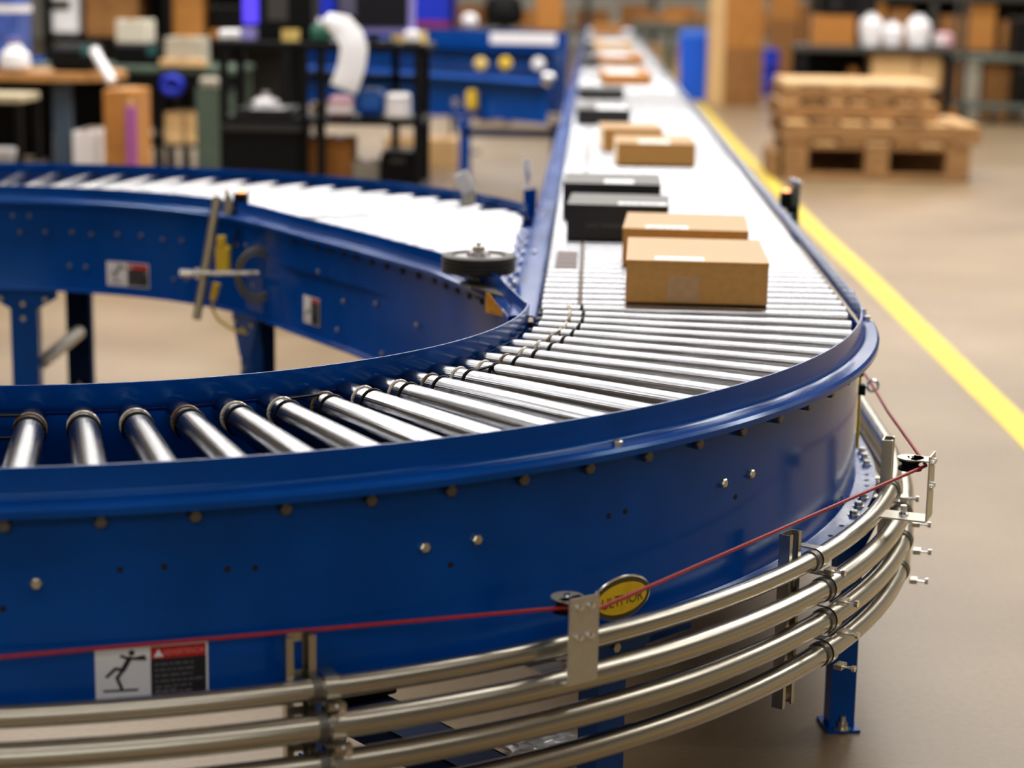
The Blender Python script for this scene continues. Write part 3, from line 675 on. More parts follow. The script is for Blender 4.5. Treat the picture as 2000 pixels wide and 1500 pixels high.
mb = MB(); mb.tube([pR, pRo, Vector((.600, 3.80, .592)), Vector((.612, 4.10, .583)), Vector((.622, 4.6, .575)), Vector((.622, 6.5, .57))], .0030, 8); mb.build('cord_run', CORD, pc)
eb = thing('eye_bolt', (.56, 4.10, .583), 'steel eye bolt guiding the red cord on the right side', 'bolt')
mb = MB(); T = Matrix.Translation((.612, 4.10, .583)); mb.tube([T @ Vector((.012 * math.cos(2 * PI * k / 20), 0, .012 * math.sin(2 * PI * k / 20))) for k in range(20)], .0030, 8, closed=True); mb.build('eye', CHROME, eb)
mb = MB().cyl((.549, 4.10, .583), (.601, 4.10, .583), .003, 8); mb.cyl((.575, 4.10, .583), (.581, 4.10, .583), .007, 6); mb.build('shank', CHROME, eb)

# ------------------------------------------------------------------ sensors on the spur and the main line
se = thing('photo_sensor', (-1.06, 5.55, .60), 'photo sensor on a leaning steel rod above the inner spur frame', 'sensor')
mb = MB().cyl((-1.062, 5.50, .806), (-1.112, 5.42, .462), .0125, 14); mb.build('rod', mat('rod_brass', (.42, .36, .24), .4, .9), se)
mb = MB(); T = Matrix.Translation((-1.035, 5.53, .775)) @ Matrix.Rotation(rad(-20), 4, 'Z'); mb.prism([(-.018, -.03), (.012, -.03), (.012, .022), (-.010, .055)], T @ Matrix.Rotation(PI / 2, 4, 'X'), .003); mb.build('bracket_plate', ZINC, se)
mb = MB(); mb.box(-1.022, -.982, 5.52, 5.56, .765, .815, c=.006); mb.box(-1.03, -.972, 5.515, 5.565, .754, .765, c=.003); mb.build('sensor_body', BLK, se)
mb = MB(); mb.lathe([(0, .012), (.008, .009)], 14, Matrix.Translation((-1.0, 5.54, .815))); mb.build('indicator_lamp', LED, se)
mb = MB(); mb.cyl((-1.16, 5.44, .592), (-.93, 5.42, .600), .007, 10); mb.lathe([(0, .018), (.014, .018)], 6, orient((-1.115, 5.435, .594), (1, -.05, 0))); mb.lathe([(0, .012), (.035, .012)], 10, orient((-1.16, 5.44, .592), (1, -.05, 0))); mb.build('clamp_bolt', CHROME, se)
mb = MB(); mb.box(-1.062, -1.022, 5.45, 5.49, .590, .668, c=.006); mb.lathe([(0, .013), (.03, .013)], 12, Matrix.Translation((-1.045, 5.46, .668))); mb.lathe([(0, .010), (.05, .012)], 12, orient((-1.07, 5.45, .515), (.25, 0, 1))); mb.build('cable_connector', YPLASTIC, se)
mb = MB(); mb.tube([(-1.0, 5.53, .755), (-1.005, 5.52, .72), (-1.015, 5.50, .68), (-1.02, 5.49, .655)], .004, 8); mb.build('black_cable', BLK, se)
mb = MB(); mb.tube([(-1.07, 5.45, .515), (-1.075, 5.46, .49), (-1.06, 5.47, .455), (-1.02, 5.48, .425), (-.96, 5.47, .415)], .0042, 8); mb.build('yellow_cable', YPLASTIC, se)
mb = MB(); n = 24; mb.tube([(-.93 + .055 * math.cos(2 * PI * k / n), 5.38 + .02 * math.cos(2 * PI * k / n), .60 + .075 * math.sin(2 * PI * k / n)) for k in range(n)], .004, 6, closed=True); mb.tube([(-.93 + .045 * math.cos(2 * PI * k / n), 5.38 + .02 * math.cos(2 * PI * k / n), .60 + .06 * math.sin(2 * PI * k / n)) for k in range(n)], .004, 6, closed=True); mb.build('cable_coil', mat('olive_cable', (.16, .13, .01), .5), se)
s2 = thing('photo_sensor', (XR + .05, 5.9, .75), 'small black photo sensor with red lamp on the right guard rail', 'sensor')
mb = MB().box(XR + .060, XR + .085, 5.90, 5.905, .62, .83); mb.box(XR + .036, XR + .085, 5.88, 5.93, .735, .742); mb.build('bracket_plate', mat('green_zinc', (.12, .17, .15), .45, .6), s2)
mb = MB().box(XR + .024, XR + .058, 5.85, 5.90, .765, .815, c=.005); mb.box(XR + .045, XR + .075, 5.86, 5.90, .750, .772); mb.build('sensor_body', BLK, s2)
mb = MB().lathe([(0, .010), (.008, .008)], 12, Matrix.Translation((XR + .041, 5.87, .815))); mb.build('indicator_lamp', LED, s2)
mb = MB().cyl((XR + .05, 5.88, .850), (XR + .085, 5.88, .838), .010, 10); mb.build('mirror_knob', CHROME, s2)
s3 = thing('reflector_bracket', (-.36, 5.80, .79), 'white reflector tilted on a bracket on the far spur rail', 'reflector')
mb = MB(); T = Matrix.Translation((-.36, 5.815, .79)) @ Matrix.Rotation(rad(-25), 4, 'Y'); mb.box(-.022, .022, -.004, .004, .01, .075, T, c=.003); mb.build('reflector', WHITE, s3)
mb = MB().box(-.385, -.345, 5.82, 5.824, .745, .835); mb.build('bracket_plate', ZINC, s3)
s4 = thing('reflector_bracket', (-.18, 5.95, .60), 'curved white reflector on a blue post beside the straight rail', 'reflector')
mb = MB().box(-.205, -.165, 5.95, 5.956, .50, .80); mb.build('post', BLUE, s4)
mb = MB().tube([(-.195, 5.945, .80), (-.193, 5.942, .85), (-.197, 5.945, .89)], .011, 10); mb.build('reflector', WHITE, s4)

# ------------------------------------------------------------------ parcels on the line
def carton(name, label, cat, group, x, y, w, d, h, rz, M, z=.765, lab=None, tape=None, text=None, feet=False, flap=True):
    t = thing(name, (x, y, z), label, cat, group, rad(rz))       # x, y is the front left corner
    MB().box(0, w, 0, d, 0, h, c=.0025).build('carton_body', M, t, local=True)
    if flap: MB().box(-.0008, w + .0008, -.0008, d + .0008, h - .006, h + .0012, c=.0006).build('lid', M, t, local=True)
    top = h + .0012
    if lab:
        q = MB().box(lab[0] * w, lab[1] * w, lab[2] * d, lab[3] * d, top, top + .0006).build('address_label', LABEL, t, local=True)
        mb = MB(); rr = random.Random(hash_name(label)); xx = lab[0] * w + .012
        while xx < lab[1] * w - .03: ww = .006 + .012 * rr.random(); mb.box(xx, xx + ww, lab[2] * d + (lab[3] - lab[2]) * d * .35, lab[2] * d + (lab[3] - lab[2]) * d * .6, top + .0006, top + .0008); xx += ww + .006
        mb.build('label_print', BLUEINK, q, local=True)
    if tape:
        MB().box(tape[0] * w, tape[1] * w, -.0016, .0, 0.004, tape[2] * h).build('tape_strip', TAPE, t, local=True)
    if text:
        tx = text_data(text, .017); mb = MB(); mb.add([(v.x * .95 + w * .45, -.0014, v.y + h * .42) for v in tx[0]], tx[1]); mb.build('box_lettering', GREYINK, t, local=True, smooth=0)
    return t
def hash_name(s): return sum(ord(c) * (i + 1) for i, c in enumerate(s))
G1, G2 = 'brown cardboard parcels on the conveyor', 'black cardboard parcels on the conveyor'
carton('cardboard_box', 'nearest brown cardboard box on the rollers with tape on its front', 'box', G1, .078, 4.020, .294, .375, .088, -1.5, CARD, lab=(.20, .55, .02, .17), tape=(.29, .52, .66))
carton('cardboard_box', 'brown cardboard box directly behind the nearest one', 'box', G1, .078, 4.565, .294, .33, .088, -3, CARD, lab=(.18, .52, .02, .18))
carton('black_box', 'black box with grey lettering left of the two front brown boxes', 'box', G2, -.060, 5.02, .262, .27, .092, -2, BBOX, lab=(.50, .98, .06, .24), text='LAST WAREHOUSE')
carton('black_box', 'black box right behind the lettered black box', 'box', G2, -.078, 5.50, .276, .31, .099, -1, BBOX, lab=(.42, .72, .06, .34))
carton('cardboard_box', 'brown box with pale label further back behind the black pair', 'box', G1, .093, 7.21, .290, .38, .081, 1, CARD, lab=(.28, .68, .03, .3))
carton('cardboard_box', 'brown box half hidden behind the left corner of another brown box', 'box', G1, .045, 7.85, .24, .36, .086, 3, CARD)
carton('black_box', 'front black box of the farther pair beside the blue second spur', 'box', G2, -.070, 9.33, .250, .33, .072, 2, BBOX, lab=(.38, .95, .08, .7))
carton('black_box', 'rear black box of the farther pair, with no white label', 'box', G2, -.080, 11.5, .262, .36, .056, 2, BBOX)
carton('cardboard_box', 'brown box by itself beyond the farther black pair', 'box', G1, .066, 13.2, .325, .9, .068, 2, CARD2, lab=(.1, .75, .2, .8))
carton('cardboard_box', 'flat brown box with broad white label far along the conveyor', 'box', G1, .050, 16.6, .37, .9, .07, 2, CARD2, lab=(.08, .7, .1, .9))
carton('cardboard_box', 'brown parcel with a white label, second from the far end', 'box', G1, .010, 20.6, .39, 1.1, .07, 2, CARD3, lab=(.25, .85, .1, .9))
carton('cardboard_box', 'farthest brown carton at the end of the conveyor', 'box', G1, -.010, 27.0, .40, .9, .12, 2, CARD2)
carton('black_box', 'small black parcel far along the left edge of the rollers', 'box', G2, -.090, 16.2, .13, .5, .07, 2, BBOX)
carton('black_box', 'last small black parcel against the left rail', 'box', G2, -.095, 19.3, .10, .6, .09, 1, BBOX)
# ------------------------------------------------------------------ second spur far behind
sp2 = thing('spur_conveyor', (-1.2, 14.2, 0), 'far blue spur conveyor with tall back guard joining from the left', 'conveyor')
nP = [(-4.6, 15.3), (-3.4, 15.25), (-2.34, 14.95), (-1.74, 14.52), (-1.16, 14.02), (-.71, 13.62), (-.30, 13.15)]
t2, w2 = guard_profile(.80, .775, .50, .10, .03)
mb = MB(); sweep(mb, nP, t2, 1); sweep(mb, nP, w2, 1); mb.build('near_side_frame', BLUE, sp2)
fP = [(x + .45, y + .62) for x, y in nP[:-1]] + [(-.19, 14.0)]
t3, w3 = guard_profile(1.08, .775, .50, .06, .03)
mb = MB(); sweep(mb, fP, t3, -1); sweep(mb, fP, w3, -1); mb.build('far_side_frame', BLUE, sp2)
mb = MB(); sweep(mb, [(x - .10, y - .10) for x, y in fP], [(0, .86), (.004, .86), (.004, .94), (0, .94)], -1); mb.build('guide_strip', BLUED, sp2)
for i in range(26):
    u = i / 25 * 5; j = min(4, int(u)); w_ = u - j
    p = Vector(nP[j]).lerp(Vector(nP[j + 1]), w_); q = Vector(fP[j]).lerp(Vector(fP[j + 1]), w_)
    MB().cyl((p.x, p.y + .03, .745), (q.x - .02, q.y - .04, .745), .024, 10).build('roller', STEEL, sp2)
stand_leg(sp2, -.90, 13.62, .50, rad(-40), .075, .14, BLUE); stand_leg(sp2, -.245, 13.2, .50, rad(-40), .07, .10, BLUED); stand_leg(sp2, -2.9, 15.2, .50, 0, .075, .14, BLUE)
MB().box(-.90, -.25, 13.40, 13.45, .385, .44).build('cross_beam', BLUED, sp2)
MB().box(-.74, -.27, 14.02, 14.03, 1.0, 1.075).build('info_strip', WHITE, sp2)
for x, y, z, M, nm in ((-.80, 13.93, .86, TAPEY, 'yellow_button'), (-.62, 13.82, .87, YPLASTIC, 'yellow_button'), (-.38, 13.55, .88, WHITE, 'white_tag'), (-.30, 13.10, .80, CHROME, 'corner_knob')):
    MB().lathe([(0, .045), (.03, .045), (.04, .03)], 14, orient((x, y, z), (0, -1, 0))).build(nm, M, sp2)
MB().lathe([(0, .035), (.02, .035), (.05, .02)], 16, orient((-.95, 13.66, .60), (0, -1, 0))).build('corner_knob', CHROME, sp2)
MB().box(-.88, -.80, 13.62, 13.68, .55, .69, c=.02).build('yellow_valve', YPLASTIC, sp2)

def blk(name, label, cat, x0, x1, y0, y1, z0, z1, M, group=None, c=.006, parts=()):
    t = thing(name, ((x0 + x1) / 2, (y0 + y1) / 2, z0), label, cat, group)
    MB().box(x0, x1, y0, y1, z0, z1, c=min(c, (z1 - z0) * .2)).build({'box': 'carton_body', 'bin': 'bin_body', 'bag': 'bag_body'}.get(cat, 'body'), M, t)
    for nm, PM, b in parts: MB().box(*b).build(nm, PM, t)
    return t
def cbox(label, x0, x1, y0, y1, z0, z1, M=CARD2, group='cartons stored around the packing area', name='cardboard_box'):
    xm = (x0 + x1) / 2; ym = (y0 + y1) / 2; w = min(.03, (x1 - x0) * .12)
    return blk(name, label, 'box', x0, x1, y0, y1, z0, z1, M, group, .005, (('tape_strip', TAPE, (xm - w, xm + w, y0 - .001, y1, z1 - .0, z1 + .001)), ('flap_seam', CARD4, (x0 + .004, x1 - .004, ym - .003, ym + .003, z1, z1 + .0015))))
def frame_post(mb, x, y, z0, z1, w=.04): mb.box(x - w / 2, x + w / 2, y - w / 2, y + w / 2, z0, z1)
def tape_roll(label, x, y, z, r, h, M=TAPEY, group='yellow tape rolls on the black cart'):
    t = thing('tape_roll', (x, y, z), label, 'tape', group)
    MB().lathe([(0, r * .55), (0, r), (h, r), (h, r * .55), (0, r * .55)], 20, Matrix.Translation((x, y, z)), caps=False).build('tape_ring', M, t)
    MB().lathe([(0, r * .48), (0, r * .55), (h, r * .55), (h, r * .48), (0, r * .48)], 20, Matrix.Translation((x, y, z)), caps=False).build('paper_core', CARD3, t)
    return t
# ---- black workstation cart
ct = thing('workstation_cart', (-1.32, 9.6, 0), 'black steel workstation cart with shelves behind the near spur', 'cart')
MB().box(-1.82, -.80, 9.45, 9.95, 1.09, 1.125, c=.006).build('top_shelf', BLK, ct); MB().box(-1.80, -.82, 9.45, 9.95, .73, .765, c=.006).build('middle_shelf', BLK, ct); MB().box(-1.80, -.82, 9.45, 9.95, .40, .43, c=.006).build('bottom_shelf', BLK, ct)
for x, y in ((-1.79, 9.47), (-1.40, 9.47), (-1.315, 9.47), (-.845, 9.47), (-1.79, 9.93), (-.845, 9.93), (-1.00, 9.93)):
    mb = MB(); frame_post(mb, x, y, .07 if abs(x + 1.4) > .2 else .40, 1.09, .038); mb.build('post', BLK, ct)
MB().box(-1.44, -.84, 9.92, 9.95, .92, .955).build('cross_rail', BLK, ct)
for x, y in ((-1.79, 9.47), (-.845, 9.47), (-1.79, 9.93), (-.845, 9.93)): MB().lathe([(-.015, .035), (.015, .035)], 14, orient((x, y, .035), (1, 0, 0))).build('caster', RUB, ct)
blk('storage_bin', 'solid black bin filling the left half of the black cart', 'bin', -1.775, -1.42, 9.40, 9.85, .43, .73, BLK, parts=(('bin_rim', RUB, (-1.785, -1.41, 9.39, 9.86, .70, .729)),))
blk('tray', 'black tray with papers on the middle shelf of the cart', 'tray', -1.74, -1.45, 9.46, 9.8, .765, .80, BLK, parts=(('paper_sheet', PAPER, (-1.66, -1.50, 9.46, 9.7, .80, .803)),))
t = thing('crumpled_bag', (-1.595, 9.48, .803), 'white crumpled bag on the black tray', 'bag')
mb = MB(); mb.lathe([(0, .03), (.012, .065), (.03, .07), (.048, .045), (.055, .02)], 12, Matrix.Translation((-1.595, 9.53, .803)) @ Matrix.Scale(.8, 4, (0, 1, 0))); mb.build('bag_body', WHITE, t); MB().lathe([(0, .012), (.025, .02)], 8, Matrix.Translation((-1.595, 9.53, .856))).build('bag_neck', WHITE, t)
mo = thing('monitor', (-1.07, 9.6, 1.125), 'flat monitor with lilac bezel on the black cart', 'monitor')
MB().box(-1.275, -.865, 9.50, 9.54, 1.165, 1.50, c=.008).build('bezel', LILAC, mo); sc = MB().box(-1.245, -.90, 9.496, 9.50, 1.20, 1.48).build('screen', SCREEN, mo); MB().box(-1.23, -1.15, 9.493, 9.496, 1.25, 1.40).build('screen_window', mat('dim_window', (.10, .09, .16), .4), sc)
MB().box(-1.276, -1.235, 9.498, 9.5005, 1.165, 1.50).build('bezel_side', ROYAL, mo)
mb = MB(); mb.box(-1.09, -1.05, 9.54, 9.57, 1.13, 1.30); mb.build('stand_neck', BLK, mo); MB().box(-1.17, -.97, 9.48, 9.68, 1.125, 1.135).build('stand_foot', BLK, mo)
pp = thing('paper_strip', (-1.2, 9.42, 1.126), 'long white paper strip hanging over the cart edge', 'paper')
pts = [(-1.335, 9.50, 1.215), (-1.28, 9.46, 1.222), (-1.21, 9.43, 1.20), (-1.165, 9.41, 1.15), (-1.15, 9.405, 1.10), (-1.16, 9.405, 1.02), (-1.185, 9.40, .945), (-1.20, 9.40, .905)]
mb = MB(); rings = []
for i, p in enumerate(pts):
    wv = .045 + .05 * min(1, i / 2.0); a = Vector(pts[max(0, i - 1)]); b = Vector(pts[min(7, i + 1)]); d = (b - a).normalized(); sd = Vector((d.z, 0, -d.x)); sd = sd if sd.x > 0 else -sd; p = Vector(p)
    rings.append([p - sd * wv * .7 + Vector((0, .012, 0)), p + Vector((0, -.012 + .01 * (i % 2), 0)), p + sd * wv * .7 + Vector((0, .01, 0)), p + sd * wv * .7 + Vector((0, .013, 0)), p + Vector((0, -.009 + .01 * (i % 2), 0)), p - sd * wv * .7 + Vector((0, .015, 0))])
mb.loft(rings); mb.build('paper_fold', PAPER, pp, smooth=60); MB().box(-1.37, -1.27, 9.47, 9.62, 1.125, 1.21, c=.02).build('printer_spout', mat('green_plastic', (.02, .12, .08), .5), pp)
for lb, x, y, z in (('yellow tape roll on the top shelf left of the hanging paper', -1.475, 9.55, 1.125), ('yellow tape roll at the right end of the cart top', -.86, 9.62, 1.125), ('yellow tape roll between monitor stand and right cart end', -.965, 9.80, 1.125)): tape_roll(lb, x, y, z, .045, .055)
tape_roll('yellow tape roll on the middle shelf at the back of the cart', -1.37, 9.86, .765, .045, .05)
blk('parcel', 'pink and white wrapped parcel on the middle cart shelf', 'parcel', -1.285, -1.165, 9.46, 9.60, .765, .87, PINKW, parts=(('wrap_band', WHITE, (-1.286, -1.164, 9.459, 9.601, .79, .82)),), c=.02)
blk('bag', 'blue folded bag on the middle cart shelf beside the pink parcel', 'bag', -1.15, -1.02, 9.50, 9.70, .765, .90, mat('mid_blue', (.01, .10, .42), .5), c=.025, parts=(('bag_fold', BLUE, (-1.14, -1.03, 9.495, 9.70, .80, .81)),))
blk('box', 'small white square box on the right of the middle cart shelf', 'box', -1.0, -.89, 9.45, 9.60, .765, .885, WHITE, c=.012, parts=(('lid_line', GREYP, (-1.0005, -.8895, 9.4495, 9.6005, .86, .862)),))
blk('lamp_head', 'white rounded lamp head on top of the cart near the right end', 'lamp', -.915, -.845, 9.46, 9.55, 1.125, 1.19, WHITE, c=.02, parts=(('base_ring', BLK, (-.915, -.845, 9.46, 9.55, 1.125, 1.130)),))
blk('scanner', 'grey and violet hand scanner on the left end of the cart top', 'scanner', -1.82, -1.65, 9.50, 9.66, 1.125, 1.175, WHITE, c=.015, parts=(('scanner_head', LILAC, (-1.71, -1.645, 9.49, 9.60, 1.13, 1.185)),))
blk('tablet', 'small lit blue screen standing at the back of the cart top', 'screen', -1.77, -1.66, 9.84, 9.87, 1.125, 1.42, BLK, parts=(('lit_panel', SCREENB, (-1.76, -1.68, 9.837, 9.84, 1.20, 1.41)),))
blk('computer_case', 'black computer case between the lit screen and the monitor', 'computer', -1.64, -1.38, 9.62, 9.92, 1.125, 1.50, BLK, parts=(('vent_panel', GREYP, (-1.60, -1.50, 9.618, 9.62, 1.22, 1.40)),))
cbox('orange carton on the bottom cart shelf left of the post', -1.46, -1.335, 9.55, 9.80, .43, .655); cbox('orange carton on the bottom cart shelf right of the post', -1.325, -1.18, 9.56, 9.82, .43, .655)
cbox('pale grey box on the bottom cart shelf', -1.175, -1.04, 9.55, 9.78, .43, .545, mat('pale_grey_card', (.42, .38, .30), .8), name='storage_box')
blk('tool_case', 'black tool case on the bottom cart shelf beside the pale grey box', 'case', -1.03, -.86, 9.5, 9.8, .43, .60, BLK, parts=(('case_handle', GREYP, (-.98, -.91, 9.49, 9.5, .55, .57)),))
# ---- blue boards behind the cart
bd = thing('partition_board', (-1.5, 15.9, 0), 'royal blue partition board with a red stripe behind the cart', 'board')
MB().box(-2.3, -1.12, 16.0, 16.04, .35, 1.60).build('panel', ROYAL, bd); MB().box(-2.3, -1.12, 15.994, 16.0, 1.03, 1.11).build('red_stripe', REDB, bd); MB().box(-2.3, -1.12, 15.994, 16.0, .93, .98).build('red_stripe', mat('wine_stripe', (.22, .01, .08), .5), bd); MB().box(-2.3, -1.12, 15.996, 16.0, .72, .84).build('light_stripe', mat('mid_blue', (.01, .10, .42), .5), bd)
for x in (-2.28, -1.16): MB().box(x, x + .03, 15.95, 16.05, 0, 1.6).build('upright', BLK, bd)
cbox('orange carton on the floor under the blue partition, left', -1.62, -1.28, 15.2, 15.6, 0, .22, CARD3); cbox('orange carton on the floor under the blue partition, right', -1.27, -1.05, 15.2, 15.6, 0, .22, CARD3)
# ---- left packing benches
lb = thing('packing_bench', (-3.0, 10.7, 0), 'round-edged wooden bench top on a blue-grey post, far left', 'bench')
mb = MB(); mb.prism([(-3.5, 10.38), (-2.95, 10.36), (-2.72, 10.42), (-2.60, 10.58), (-2.58, 10.80), (-2.66, 11.0), (-3.5, 11.05)], Matrix.Translation((0, 0, .865)), .045); mb.build('bench_top', BENCHW, lb)
MB().box(-2.905, -2.815, 10.45, 10.53, 0, .865).build('post', TEAL, lb); MB().box(-3.42, -3.34, 10.45, 10.53, 0, .865).build('post', TEAL, lb); MB().box(-3.45, -2.62, 10.40, 10.95, .385, .405).build('lower_shelf', GREYP, lb); MB().box(-2.72, -2.66, 10.86, 10.92, 0, .865).build('post', TEAL, lb)
MB().box(-3.45, -2.64, 10.98, 11.0, .41, .865).build('dark_backing', BLK, lb)  # black sheet added to darken the gaps under the bench
blk('equipment_case', 'black rounded case lying on the wooden bench', 'case', -2.95, -2.71, 10.55, 10.85, .91, 1.055, BLK, c=.03, parts=(('teal_cap', mat('teal_cap', (.01, .09, .09), .5), (-2.765, -2.705, 10.545, 10.56, 1.0, 1.055)),))
tb = thing('paper_tube', (-2.60, 10.50, .91), 'white paper tube leaning over the bench corner', 'tube'); MB().cyl((-2.675, 10.45, 1.035), (-2.555, 10.36, .87), .026, 14).build('tube_body', PAPER, tb); MB().cyl((-2.678, 10.452, 1.04), (-2.674, 10.449, 1.034), .020, 12).build('tube_mouth', GREYP, tb)
cbox('white box on the lower bench shelf right of the post', -2.795, -2.665, 10.42, 10.8, .405, .60, WHITE, 'white boxes on the lower bench shelf', 'storage_box'); cbox('narrow white box on the lower bench shelf left of the post', -2.94, -2.85 + .03, 10.56, 10.8, .405, .575, WHITE, 'white boxes on the lower bench shelf', 'storage_box')
cbox('large brown carton standing on the floor with a magenta film strip', -2.555, -2.385, 10.15, 10.50, 0, .84, CARD2); 
t = thing('film_roll', (-2.41, 10.10, 0), 'upright magenta film roll leaning on the brown carton', 'roll'); MB().cyl((-2.400, 10.11, .0), (-2.400, 10.11, .76), .030, 14).build('film_body', PINKM, t); MB().cyl((-2.400, 10.11, .76), (-2.400, 10.11, .80), .014, 10).build('roll_core', CARD3, t)
gt = thing('packing_table', (-2.65, 12.4, 0), 'green topped packing table behind the wooden bench', 'table')
MB().box(-3.5, -2.20, 12.0, 12.7, .84, .885, c=.01).build('table_top', GREEN, gt); MB().box(-3.4, -2.25, 12.05, 12.65, .385, .405).build('lower_shelf', GREYP, gt)
for x, y in ((-2.72, 12.05), (-2.27, 12.05), (-3.45, 12.05), (-2.27, 12.65)): MB().box(x, x + .05, y, y + .05, 0, .84).build('leg', GREEN if x > -2.5 else BLK, gt)
MB().box(-3.5, -2.20, 12.02, 12.04, .76, .84).build('apron', BLK, gt)
cbox('tan open box on the green table', -2.64, -2.42, 12.05, 12.35, .885, 1.06, mat('pale_grey_card', (.42, .38, .30), .8)); cbox('flat pale carton in front of the tan box on the green table', -2.66, -2.38, 11.98, 12.05, .885, .93, CARD3)
blk('label_printer', 'black label printer on the green table left of the tan box', 'printer', -2.98, -2.70, 12.1, 12.4, .885, 1.02, BLK, c=.02, parts=(('paper_slot', mat('teal_cap', (.01, .09, .09), .5), (-2.76, -2.70, 12.095, 12.1, .95, 1.0)),))
cbox('white carton stacked on the black label printer', -2.96, -2.77, 12.12, 12.38, 1.02, 1.16, mat('cream_card', (.62, .58, .48), .8), name='storage_box')
sh = thing('shelf_rack', (-2.8, 12.9, 0), 'dark shelf rack holding cartons above the green table', 'rack')
for x in (-3.62, -2.82, -2.05): MB().box(x, x + .05, 12.85, 12.9, 0, 2.0).build('upright', BLK, sh); MB().box(x, x + .05, 13.35, 13.4, 0, 2.0).build('upright', BLK, sh)
for z in (1.0, 1.45): MB().box(-3.62, -2.0, 12.85, 13.4, z, z + .03).build('shelf', BLK, sh)
MB().box(-3.62, -2.0, 13.40, 13.42, .4, 2.0).build('dark_backing', mat('dark_panel', (.02, .019, .018), .7), sh)  # dark sheet added so gaps between the items stay black
cbox('tall orange carton on the dark shelf rack, middle bay', -2.80, -2.57, 12.9, 13.3, 1.03, 1.33); cbox('orange carton on the dark shelf rack, left bay', -3.35, -3.0, 12.9, 13.3, 1.03, 1.36, CARD4); cbox('low orange carton on the dark shelf rack right of the tall one', -2.53, -2.30, 12.92, 13.3, 1.03, 1.09); cbox('orange carton high on the rack above the black cart', -2.24, -2.08, 12.92, 13.3, 1.03, 1.40)
blk('storage_bin', 'black bin on the rack on top of the low orange carton', 'bin', -2.52, -2.31, 12.95, 13.28, 1.0915, 1.25, BLK, parts=(('bin_rim', RUB, (-2.525, -2.305, 12.94, 13.29, 1.23, 1.249)),))
blk('printer', 'pale grey machine at the far left of the dark shelf rack', 'printer', -3.60, -3.40, 12.9, 13.3, 1.03, 1.30, WHITE, c=.03, parts=(('control_panel', GREYP, (-3.57, -3.45, 12.895, 12.9, 1.2, 1.27)),))
tr = thing('tape_gun', (-2.58, 11.9, .66), 'blue ring shaped tape dispenser hanging under the green table edge', 'dispenser')
mb = MB(); n = 20; mb.tube([(-2.58 + .055 * math.cos(2 * PI * k / n), 11.96, .775 + .045 * math.sin(2 * PI * k / n)) for k in range(n)], .024, 10, closed=True); mb.build('ring', ROYAL, tr); MB().box(-2.595, -2.565, 11.95, 12.02, .79, .84).build('hanger', GREYP, tr)
for i, (x, z, lbq) in enumerate(((-2.66, .405, 'lower left'), (-2.53, .405, 'lower middle'), (-2.40, .405, 'lower right'), (-2.66, .505, 'upper left'), (-2.53, .505, 'upper middle'), (-2.40, .505, 'upper right'))):
    cbox('small orange carton on the green table shelf, %s of six' % lbq, x, x + .115, 12.08, 12.4, z, z + .095, CARD3)
t = thing('support_post', (-2.2, 11.2, 0), 'dark green post standing left of the black cart', 'post'); MB().box(-2.28, -2.14, 11.2, 11.3, .012, .80).build('post_body', GREEN, t); MB().box(-2.31, -2.11, 11.17, 11.33, 0, .012).build('base_plate', GREYP, t)
blk('parcel', 'pale wrapped parcel on top of the dark green post', 'parcel', -2.26, -2.16, 11.2, 11.3, .80, .86, mat('pale_grey_card', (.42, .38, .30), .8), c=.02, parts=(('wrap_band', GREYP, (-2.261, -2.159, 11.199, 11.301, .82, .83)),))
blk('bag', 'blue wrapped bundle standing on the bench at the left edge', 'bag', -3.30, -3.13, 10.6, 10.9, .91, 1.42, mat('blue_film', (.05, .10, .38), .35, noise=.4, nscale=14), c=.03, parts=(('film_band', WHITE, (-3.301, -3.129, 10.599, 10.901, 1.22, 1.26)),))
t = thing('plastic_bag', (-3.12, 10.42, .91), 'white knotted plastic bag at the left end of the bench', 'bag'); MB().lathe([(0, .05), (.03, .085), (.09, .08), (.13, .04), (.15, .03)], 12, Matrix.Translation((-3.10, 10.45, .91)) @ Matrix.Scale(.9, 4, (0, 1, 0))).build('bag_body', WHITE, t); MB().lathe([(.15, .03), (.18, .045)], 10, Matrix.Translation((-3.10, 10.45, .91))).build('bag_knot', LILAC, t)
tc_ = thing('trolley', (-2.95, 9.75, 0), 'low trolley with a tan board top in front of the wooden bench', 'trolley')
MB().box(-3.3, -2.83, 9.6, 9.95, .795, .835, c=.006).build('board_top', TAN, tc_); MB().box(-3.3, -2.80, 9.6, 9.95, .46, .485, c=.004).build('lower_deck', GREYP, tc_)
for x, y in ((-2.86, 9.62), (-2.86, 9.93), (-3.28, 9.62), (-3.28, 9.93)): MB().box(x, x + .03, y - .015, y + .015, 0, .795).build('leg', BLK, tc_)
t = thing('bowl', (-2.95, 9.72, .485), 'white bowl on the lower deck of the trolley', 'bowl'); MB().lathe([(0, .035), (.02, .055), (.075, .07), (.08, .066), (.03, .05), (.01, .03)], 20, Matrix.Translation((-2.96, 9.72, .485)), caps=True).build('bowl_body', WHITE, t)
blk('parcel', 'yellow padded envelope on the lower deck of the trolley beside the bowl', 'parcel', -3.24, -3.06, 9.65, 9.9, .485, .60, mat('envelope', (.55, .42, .12), .6), c=.02, parts=(('flap_line', CARD4, (-3.24, -3.06, 9.648, 9.65, .55, .556)),))

